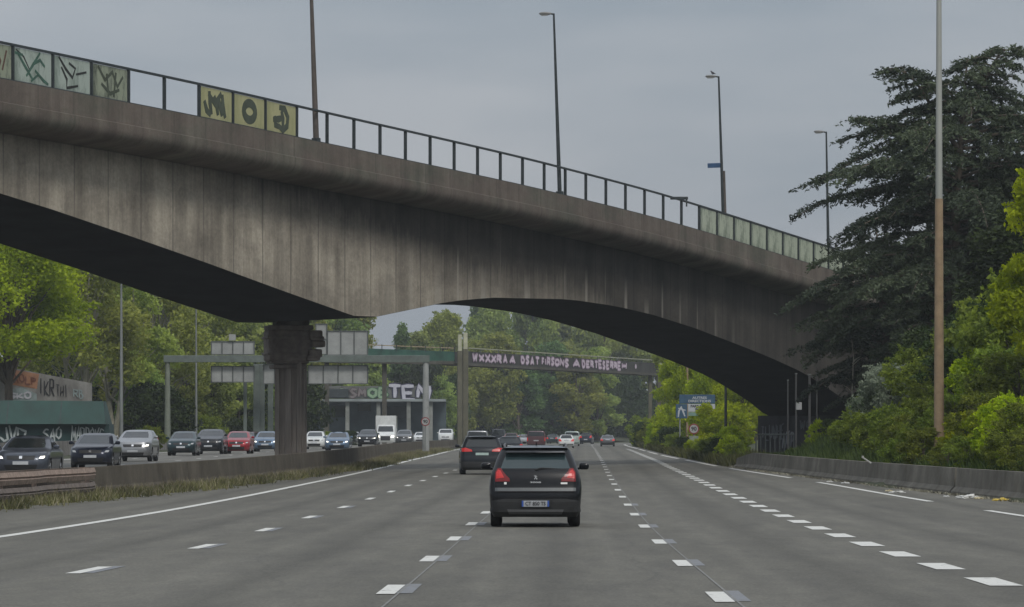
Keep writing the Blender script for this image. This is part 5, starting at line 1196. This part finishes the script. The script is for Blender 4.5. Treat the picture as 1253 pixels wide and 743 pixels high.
# prototypes, each placed once itself and then copied
used = {}
def spawn(key, x, y, s, label, group, sz=None, rz=None, dz=-.1):
    src = PROTO[key]
    o = src if key not in used else copy_tree(src)
    used[key] = 1
    return place_tree(o, x, y, s, rz if rz is not None else random.uniform(0, 6.28), label, group, sz, dz)
PROTO = {
 'for1': make_tree('broadleaf_tree', 22, 6.5, LF_FOR, 1, 15000, .36, '', base=.12, nc=60, r0=.35),
 'for2': make_tree('broadleaf_tree', 22, 5.5, LF_FOR, 2, 14000, .36, '', base=.10, nc=55, r0=.35, topw=.4),
 'for3': make_tree('broadleaf_tree', 22, 6.0, LF_FORD, 3, 14000, .38, '', base=.06, nc=60, r0=.35, topw=.45),
 'for4': make_tree('broadleaf_tree', 22, 6.0, LF_OLIVE, 4, 12000, .34, '', base=.15, nc=60, r0=.35, topw=.5),
 'conif': make_tree('conifer', 20, 3.2, LF_FORD, 5, 9000, .3, '', base=.1, nc=60, r0=.3, topw=.12, crad=(.2,.35)),
 'olive': make_tree('pale_trunk_tree', 18, 6.2, LF_OLIVE, 6, 16000, .2, '', base=.32, nc=60, r0=.42, bark=PALEBARK, trunks=3, spread=2.6, frac=.8, crad=(.13,.24)),
 'olive2': make_tree('pale_trunk_tree', 17, 5.5, LF_OLIVE, 16, 14000, .2, '', base=.34, nc=52, r0=.4, bark=PALEBARK, trunks=2, spread=2.0, frac=.8, crad=(.13,.24)),
 'bright': make_tree('leafy_tree', 16, 5.5, LF_BRIGHT, 7, 42000, .14, '', base=.4, nc=90, r0=.3, crad=(.14,.26), topw=.6),
 'yel': make_tree('yellow_green_tree', 9, 3.2, LF_YEL, 8, 20000, .13, '', base=.04, nc=90, r0=.13, crad=(.1,.24)),
 'dark': make_tree('dark_shrub', 6, 3.0, LF_DARK, 9, 12000, .17, '', base=.05, nc=40, r0=.14, crad=(.2,.34), cat='shrub'),
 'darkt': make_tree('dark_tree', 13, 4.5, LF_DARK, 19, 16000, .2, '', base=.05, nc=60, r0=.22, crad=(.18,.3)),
 'bush': make_tree('bush', 2.6, 1.5, LF_BUSH, 10, 9000, .07, '', base=.03, nc=60, r0=.06, crad=(.09,.24), topw=.9, cat='bush'),
 'bushb': make_tree('bush', 2.6, 1.5, LF_BUSH, 51, 7000, .06, '', base=.03, nc=70, r0=.06, crad=(.07,.2), cat='bush', topw=1.0),
 'bushy': make_tree('yellow_green_bush', 2.6, 1.5, LF_YEL, 11, 8000, .075, '', base=.03, nc=55, r0=.06, crad=(.09,.24), topw=.85, cat='bush'),
 'bushd': make_tree('dark_bush', 2.6, 1.6, LF_DARK, 12, 9000, .075, '', base=.03, nc=60, r0=.06, crad=(.09,.26), topw=.9, cat='bush'),
}
rg = random.Random(3)
def sidew(k): return ['leaning left','full and round','narrow','broad','tall','low','ragged','dense'][k % 8]
# far wood behind the motorway: single trees in rows, tallest to the right
GF = 'trees of the far wood'
def far_label(px, k, tone): return f'{tone} tree of the far wood, {"left of the footbridge pillars" if px < 555 else ("above the queue of cars" if px < 700 else "behind the right end of the footbridge")}'
def ftop(px): return float(np.interp(px, [380,440,470,490,515,545,575,600,640,900], [395,405,424,420,408,385,392,366,352,350]))
k = 0
for row, (Y, st) in enumerate(((792,13.5),(838,17))):
    for px in np.arange(395, 940, st*5):
        p = px+rg.uniform(-14,14)+row*20; y = Y+rg.uniform(-14,14); x = px2x(p, y); z0 = zg(x, y)
        hgt = (py2z(ftop(p)+rg.uniform(-4,9), y)-z0); key = rg.choice(['for1','for2','for3','for4','for1'])
        spawn(key, x, y, rg.uniform(.95,1.25), far_label(p, k, {'for1':'mid green','for2':'narrow green','for3':'dark green','for4':'olive green'}[key]), GF, sz=max(.5, hgt/21.5)); k += 1
# second storey in front: lower trees, lighter
for px in np.arange(545, 760, 31):
    y = 706+rg.uniform(-8,8); p = px+rg.uniform(-8,8); x = min(px2x(p, y), 15); hgt = py2z(rg.uniform(405,445), y)-zg(x, y); key = rg.choice(['for4','for3','for2'])
    spawn(key, x, y, rg.uniform(.75,.95), f'{ {"for4":"olive green","for3":"dark green","for2":"narrow green"}[key]} lower tree of the far wood above the distant cars', 'lower trees of the far wood', sz=hgt/21.5)
for px in np.arange(545, 900, 20):
    y = 722+rg.uniform(-6,6)+(30 if px > 740 else 0); p = px+rg.uniform(-8,8); x = px2x(p, y)
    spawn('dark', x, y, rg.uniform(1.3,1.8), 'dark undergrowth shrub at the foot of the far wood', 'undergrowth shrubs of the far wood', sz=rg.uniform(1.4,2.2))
spawn('conif', px2x(491,640), 640, .95, 'small dark conifer against the sky seen through the bridge', None, sz=(py2z(392,640)-zg(-17,640))/19.5)
spawn('for4', px2x(541,700), 700, .95, 'round pale olive tree against the sky, right of the small conifer', None, sz=(py2z(383,700)-zg(-12,700))/21)
spawn('for1', px2x(508,690), 690, .8, 'lower green tree between the conifer and the round olive tree', None, sz=(py2z(408,690)-zg(-16,690))/21)
# left bank
GL = 'trees on the left bank'
spawn('bright', px2x(10,285), 285, 1.25, 'bright fresh green tree at the left edge under the bridge', None, sz=1.0)
spawn('bright', px2x(-60,300), 300, 1.2, 'bright green tree cut by the left edge of the photo', None, sz=1.05)
spawn('olive', px2x(98,330), 330, 1.05, 'pale trunked olive green tree beside the bright green tree, trunks forking', GL, sz=.95, rz=.4)
spawn('olive2', px2x(140,345), 345, 1.05, 'olive tree with pale forking trunks behind the left lamp post', GL, sz=.95)
spawn('olive', px2x(196,365), 365, 1.0, 'olive green tree just right of the left lamp post', GL, sz=.95)
spawn('olive2', px2x(243,395), 395, 1.0, 'olive green tree behind the thin lamp post', GL, sz=1.0)
for px, Y, key, s, sz, lab in ((60,400,'for4',1.0,.95,'olive tree behind the bright green tree'),(120,420,'for4',1.0,1.0,'olive tree behind the pale trunks'),(180,430,'for1',.9,.95,'green tree behind the left lamp post'),(235,450,'for4',1.0,.95,'tall olive tree behind the sign gantry beam'),
     (285,455,'for2',1.0,.9,'narrow green tree above the small sign panels'),(325,470,'for1',1.0,.92,'green tree just left of the bridge pier top'),(362,480,'for4',1.0,.92,'olive tree behind the bridge pier'),(400,615,'for1',1.1,1.1,'green tree behind the large sign panels'),(428,625,'for4',.9,1.0,'yellowish green tree at the right edge of the sign panels'),(452,600,'for2',.8,.62,'low green tree at the left end of the sky gap')):
    spawn(key, px2x(px,Y), Y, s, lab, 'taller trees behind the left carriageway', sz=sz)
for px, Y, s, sz in ((70,350,1.2,1.2),(105,372,1.2,1.0),(160,372,1.2,1.1),(190,345,1.1,.9),(225,380,1.3,1.3),(262,385,1.3,1.2),(300,392,1.3,1.1),(335,400,1.3,1.3),(130,400,1.4,1.6),(210,410,1.4,1.7),(280,420,1.4,1.7),(350,430,1.4,1.6),(400,640,1.4,1.6),(440,650,1.4,1.8),(480,650,1.4,1.8),(520,640,1.5,2.2),(548,650,1.4,1.8)):
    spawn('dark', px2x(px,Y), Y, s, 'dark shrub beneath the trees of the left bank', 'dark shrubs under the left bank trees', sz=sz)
for px, Y, s in ((58,290,.7),(20,295,.8),(98,288,.8),(186,300,.6),(166,270,.5),(255,350,.9),(296,365,.9),(428,430,.55),(398,410,.5)):
    spawn(rg.choice(('bush','bushd')), px2x(px,Y), Y, s*1.2, 'low green bush beside the left carriageway', 'low bushes beside the left carriageway')
for px, Y, key, s, sz in ((172,352,'for1',.4,.35),(228,372,'for4',.4,.38),(258,375,'for1',.45,.42),(292,384,'for2',.5,.45),(322,392,'for1',.4,.35),(112,360,'for4',.35,.3),(540,640,'for1',.5,.5),(560,665,'for4',.6,.6)):
    spawn(key, px2x(px,Y), Y, s, 'small young green tree in front of the dark shrubs of the left bank', 'young trees on the left bank', sz=sz)
# right bank beyond the bridge: yellow-green growth behind the verge
i = 0
for px, Y, key, s, sz, lab in ((908,318,'yel',.9,.95,'yellow-green tree right of the dark lamp post under the bridge'),(878,338,'yel',.95,1.15,'yellow-green tree behind the direction sign, right half'),(850,352,'yel',.95,1.25,'yellow-green tree above the direction sign'),
     (832,385,'yel',.9,1.15,'yellow-green tree at the right end of the footbridge'),(850,420,'for4',.8,.72,'olive tree behind the yellow-green ones'),(890,400,'for1',.8,.75,'green tree behind the yellow-green ones on the right'),(925,330,'yel',1.1,1.2,'tall yellow-green tree close to the abutment'),(880,470,'for2',1,.85,'narrow green tree far behind the direction sign')):
    spawn(key, px2x(px,Y), Y, s, lab, 'trees on the right verge beyond the bridge', sz=sz)
for px, Y, key, s in ((792,480,'bushd',1.2),(798,440,'bush',1.1),(805,410,'bushy',1.1),(810,375,'bush',.9),(816,350,'bushd',.9),(824,328,'bush',.7),(833,305,'bushd',.6),(842,285,'bushy',.55),(852,268,'bush',.5),(868,255,'bush',.6),(880,244,'bushd',.6),(893,232,'bushy',.65),(902,222,'bush',.5),(790,500,'bushy',1.3),(785,540,'bush',1.5),(893,258,'bushy',.9),(876,300,'bushy',1.4),(893,292,'bushy',1.3),(820,372,'bushy',1.3)):
    spawn(key, max(px2x(px,Y), Bl(Y)+.45), Y, s, {'bush':'green','bushd':'dark','bushy':'yellow-green'}[key]+' bush in the overgrown verge between the far lanes and the direction sign', 'bushes of the overgrown right verge', dz=-.15)
# right bank, near side
GB = 'bushes on the right bank'
LAB = {'bushb':'wispy green bush','bush':'mid green bush','bushy':'bright yellow-green bush','bushd':'dark bush'}
pts = [(972,198,'bush',.3),(1003,190,'bushy',.5),(1018,186,'bush',.4),(1032,178,'bush',.45),(1048,172,'bush',.75),(1062,166,'bush',.8),(1076,160,'bush',.75),(1092,156,'bush',.75),(1107,152,'bush',.8),(1122,148,'bush',.8),(1138,146,'bush',.75),(1152,146,'bush',.8),
       (1168,143,'bush',.8),(1184,138,'bushy',.7),(1200,135,'bush',.8),(1216,132,'bushy',.75),(1232,129,'bushy',.8),(1248,126,'bushy',.85),(1262,123,'bush',.9),(1060,184,'bush',.6),(1075,178,'bushd',.7),(1100,171,'bush',.85),(1124,166,'bush',1.2),(1150,160,'bush',1.1),(1176,156,'bushd',1.2),(1200,150,'bushy',1.1),(1224,146,'bush',1.1),(1247,141,'bush',1.2),
       (1190,166,'bushd',1.5),(1215,160,'bush',1.5),(1240,155,'bushd',1.4),(1120,182,'bushd',1.1),(1095,190,'bushd',.9),(1072,196,'bushd',.7),(1155,176,'bushd',1.5),(1056,194,'bushd',.4),(1130,141,'bush',.6),(1176,130,'bush',.6),(1210,122,'bush',.6),(1240,118,'bush',.6),(1100,146,'bush',.5),(1160,134,'bush',.5)]
for px, Y, key, s in pts:
    x = max(px2x(px,Y), Bl(Y)+.5+s*.8); key = 'bushb' if (key == 'bush' and rg.random() < .5) else ('bushd' if (px < 1040 and Y > 180 and rg.random() < .6) else key); row = 'just above the low wall' if x-Bl(Y) < 2.6 else 'farther up the bank'
    part_ = 'near the abutment' if px < 1050 else ('left of the tall lamp pole' if px < 1140 else ('around the tall lamp pole' if px < 1180 else 'at the right edge of the photo'))
    spawn(key, x, Y, s*.95, f'{LAB[key]} {row} {part_}', GB, sz=s*rg.uniform(.75,1.0))
wb = make_tree('blossoming_bush', 2.6, 1.5, LF_WHT, 31, 9000, .07, 'pale bush with whitish blossom at the foot of the cedars', cat='bush', base=.15, nc=30, r0=.06, crad=(.16,.3)); place_tree(wb, px2x(1084,170), 170, 1.0, 0, sz=1.05)
# dark background trees behind the cedars
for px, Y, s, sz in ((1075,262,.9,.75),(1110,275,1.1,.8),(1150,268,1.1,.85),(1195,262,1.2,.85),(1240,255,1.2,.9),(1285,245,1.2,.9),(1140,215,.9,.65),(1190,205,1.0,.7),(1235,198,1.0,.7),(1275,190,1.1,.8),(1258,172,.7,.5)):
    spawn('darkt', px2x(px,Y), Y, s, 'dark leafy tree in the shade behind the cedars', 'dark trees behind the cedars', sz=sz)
# fresh yellow-green tree on the far right
fy = make_tree('fresh_green_tree', 8.5, 2.4, LF_YEL, 41, 26000, .1, 'fresh yellow-green tree cut by the right edge of the photo', base=.05, nc=60, r0=.14, crad=(.15,.28)); place_tree(fy, px2x(1292,138), 138, 1.0, .5, sz=1.0)
spawn('bush', px2x(1250,150), 150, 1.5, 'tall mid green bush below the fresh green tree at the right edge', None, sz=1.7)
# thin bare sapling
def sapling(px, Y, toppy, label):
    x = px2x(px,Y); z0 = zg(x,Y); h = py2z(toppy,Y)-z0; o = empty('bare_sapling', (x,Y,z0), label, 'sapling'); rr = random.Random(px)
    mb = MB(); pts = [(rr.uniform(-.06,.06)*i*.3, 0, h*i/5) for i in range(6)]; mb.tube(pts, [.06,.055,.045,.035,.025,.01], 6); mb.build('trunk', PALEBARK, o, smooth=60)
    for i in range(7):
        t = rr.uniform(.35,.95); a = rr.uniform(0,6.28); L_ = rr.uniform(.5,1.2)*(1.2-t); p = Vector((0,0,h*t)); q = p+Vector((math.cos(a)*L_, math.sin(a)*L_, L_*.7))
        mb = MB(); mb.tube([p, p.lerp(q,.5)+Vector((0,0,.05)), q], [.02,.015,.006], 5); mb.build('branch', PALEBARK, o)
sapling(1043, 196, 415, 'thin bare sapling in front of the dark end of the bridge')

# cedars: level, drooping sprays of needles on long limbs
RPROF = [(0,.5),(.1,.62),(.25,.82),(.42,.9),(.62,1.0),(.7,.96),(.8,.68),(.9,.45),(.96,.26),(1,.1)]
def cedar(x, Y, h, reach, seed, label, nlimb=100, lean=(0,0), tops=(), low=.06, leaf=.17, dens=1.0):
    rr = random.Random(seed); r2 = np.random.default_rng(seed); o = empty('cedar', (x, Y, zg(x,Y)-.2), label, 'cedar tree')
    tm = MB(); axes = [([(lean[0]*t*t, lean[1]*t*t, h*t) for t in np.linspace(0,1,9)], .42, 1.0)]
    for (t0, dx, dy, hh) in tops:                 # extra leaders near the top, arching over
        b = Vector((lean[0]*t0*t0, lean[1]*t0*t0, h*t0)); axes.append(([tuple(b+Vector((dx*q**.8, dy*q**.8, (hh-b.z)*math.sin(q*1.57)))) for q in np.linspace(0,1,8)], .13, .34))
    P, D, T = [], [], []; gold = 2.399963
    for ax_i, (pts, r0, sc_) in enumerate(axes):
        tm.tube(pts, [r0*(1-.92*i/(len(pts)-1)) for i in range(len(pts))], 9); nl = int(nlimb*(1 if ax_i == 0 else .2))
        for k in range(nl):
            t = (k+rr.random())/nl; t = low+(1-low)*t if ax_i == 0 else .3+.7*t
            f = t*(len(pts)-1); j = min(len(pts)-2, int(f)); p0 = Vector(pts[j]).lerp(Vector(pts[j+1]), f-j)
            a = k*gold+rr.uniform(-.5,.5)
            L_ = (reach*float(np.interp(t, [q[0] for q in RPROF], [q[1] for q in RPROF])) if ax_i == 0 else reach*sc_*(1.1-t*.6))*rr.uniform(.72,1.12)
            L_ = max(L_, .7); rise = rr.uniform(.12,.34); droop = rr.uniform(.28,.5)
            d = Vector((math.cos(a), math.sin(a), 0)); nseg = 8; bp_ = [p0]; side = Vector((-d.y, d.x, 0)); bend_ = rr.uniform(-.22,.22)
            for i in range(1, nseg+1):
                q = i/nseg; bp_.append(p0+d*L_*q+side*bend_*L_*q*q+Vector((0,0,L_*(rise*q-droop*q**2.6))))
            rb = min(.085, .016*L_+.01)*(1 if t < .85 else .5); tm.tube([tuple(b) for b in bp_], [rb*(1-.9*i/nseg)+.006 for i in range(nseg+1)], 5, cap=False)
            tint = np.clip(rr.gauss(.42,.22), 0, 1); ntw = max(5, int(L_*7.5*dens))
            for m_ in range(ntw):
                q = .14+.86*(m_+rr.random())/ntw; i = min(nseg-1, int(q*nseg)); c = bp_[i].lerp(bp_[i+1], q*nseg-i)
                sgn = rr.choice((-1,1)); tl = min(2.1, L_*.32*(1.2-q)*rr.uniform(.5,1.25)+.3); td = (side*sgn+d*rr.uniform(.35,1.3)).normalized()
                nn = max(5, int(tl*17)); s_ = np.linspace(.03, 1, nn)[:,None]
                pp = np.array(c)[None,:]+np.array(td)[None,:]*s_*tl+np.array([0,0,1])[None,:]*(-.32*tl*s_**2)+r2.normal(0,.035,(nn,3))
                pp = np.repeat(pp, 2, axis=0)+r2.normal(0,.045,(nn*2,3)); P.append(pp); D.append(np.repeat(np.array(td)[None,:], nn*2, 0)+r2.normal(0,.55,(nn*2,3))); T.append(np.full(nn*2, tint))
    tm.build('trunk', BARK, o, smooth=60); P = np.concatenate(P); D = np.concatenate(D); T = np.concatenate(T)
    me = leaves_mesh('crown', P, leaf*.42, LF_CED, 1.7, T, D, flat=.3); link(bpy.data.objects.new('crown', me), o); return o
cedar(px2x(1165,186), 186, 14.9, 6.9, 21, 'broad dark cedar behind the tall lamp pole, reaching left over the end of the flyover', 120, lean=(.7,0), tops=((.72,-2.9,.3,14.5),(.8,2.2,.2,15.4),(.62,-4.2,.3,12.2)), dens=.72)
cedar(px2x(1085,199), 199, 9.2, 4.8, 22, 'lower dark cedar in front of the right end of the flyover', 70, lean=(-.5,0))
cedar(px2x(1262,192), 192, 13.2, 6.0, 23, 'dark cedar cut by the right edge of the photo', 80, dens=.75, tops=((.7,-2.0,0,12.8),))

# ------------------------------------------------------------------ grass and verge growth
def blades(name, pts, hgt, m, lab=None, wid=.03, flop=.35):
    n = len(pts); P = np.array(pts, dtype=np.float32); a = RNG.uniform(0, 2*math.pi, n); h = hgt*RNG.uniform(.3,1.3,n)*1.0
    dx = np.cos(a)*wid; dy = np.sin(a)*wid*.6; lx = RNG.normal(0,flop,n)*h; ly = RNG.normal(0,flop,n)*h
    V = np.empty((n,3,3), dtype=np.float32); V[:,0] = P-np.stack([dx,dy,np.full(n,.02)],1); V[:,1] = P+np.stack([dx,dy,np.full(n,-.02)],1); V[:,2] = P+np.stack([lx,ly,h],1)
    me = bpy.data.meshes.new(name); me.vertices.add(3*n); me.vertices.foreach_set('co', V.ravel()); me.loops.add(3*n); me.loops.foreach_set('vertex_index', np.arange(3*n, dtype=np.int32))
    me.polygons.add(n); me.polygons.foreach_set('loop_start', np.arange(0,3*n,3,dtype=np.int32)); me.polygons.foreach_set('loop_total', np.full(n,3,dtype=np.int32)); me.update()
    at = me.attributes.new('var','FLOAT','POINT'); cl_ = .5+.35*np.sin(P[:,0]*1.7+P[:,1]*.35)*np.cos(P[:,1]*.21); at.data.foreach_set('value', np.repeat(np.clip(cl_+RNG.normal(0,.2,n),0,1),3).astype(np.float32))
    me.materials.append(m); o = bpy.data.objects.new(name, me); link(o); tag(o, lab, None, None, 'stuff'); o['category'] = 'grass'; return o
LG = leafmat('grass_blades', (.06,.065,.03), (.22,.22,.085), .25)
G = []
for i in range(1000):
    Y = 60+(RNG.random()**1.3)*330; t = RNG.random()**1.5; x0 = Ml(Y)+.22+t*(_gw(Y)+.1); rad = RNG.uniform(.1,.35); big = RNG.random() < .25
    for q in range(int(RNG.uniform(20,70)*(1.7 if big else 1))):
        x = x0+RNG.normal(0,rad); y = Y+RNG.normal(0,rad*2.4)
        if x > Ml(y)+.14: G.append((x, y, zr(y)+(.05 if big else 0)))
blades('median_dry_weeds', [g_ for g_ in G if RNG.random() < .22], .3, leafmat('dry_blades', (.08,.065,.045), (.26,.22,.14), .2), 'dry brown stalks standing among the median grass', .02, .5)
blades('median_grass', G, .2, LG, 'rough green grass along the foot of the median wall', .022, .5)
G = []
for i in range(60000):
    Y = RNG.uniform(85, 245); x = Bl(Y)+.2+RNG.random()**1.4*9; G.append((x, Y, zg(x,Y)))
blades('bank_grass', G, .38, leafmat('bank_blades', (.025,.045,.01), (.09,.12,.02), .3), 'long grass covering the right bank', .04)
G = []
for i in range(26000):
    Y = RNG.uniform(212, 520); x = Bl(Y)-.6+abs(RNG.normal(0,1.0)); G.append((x, Y, zg(x,Y) if x > Bl(Y)+.3 else zr(Y)))
blades('verge_weeds', G, .55, leafmat('weed_blades', (.03,.035,.012), (.12,.13,.03), .3), 'weeds spilling over the right edge beyond the end of the wall', .06)
# dry bits along the right wall foot
G = [(Bl(Y)-.34-abs(RNG.normal(0,.12)), Y, zr(Y)) for Y in RNG.uniform(90,215,3500)]
o = blades('wall_foot_debris', G, .07, leafmat('debris_bits', (.07,.06,.045), (.3,.28,.22), .1), 'dry leaves and scraps along the foot of the right wall', .04, 1.2); o['category'] = 'debris'

# ------------------------------------------------------------------ air
mb = MB(); mb.box((0,420,12), (900,1000,32)); hzo = mb.build('haze', MATS['ink']); hzo.data.materials.clear()
hm = bpy.data.materials.new('haze_air'); hm.use_nodes = True; nt = hm.node_tree
for n_ in list(nt.nodes):
    if n_.type == 'BSDF_PRINCIPLED': nt.nodes.remove(n_)
pv = nt.nodes.new('ShaderNodeVolumePrincipled'); pv.inputs['Color'].default_value = (.86,.92,.97,1); pv.inputs['Density'].default_value = .00018
nt.links.new(pv.outputs[0], nt.nodes['Material Output'].inputs['Volume']); hzo.data.materials.append(hm); hzo.location = (0,0,0)
tag(hzo, kind='stuff')
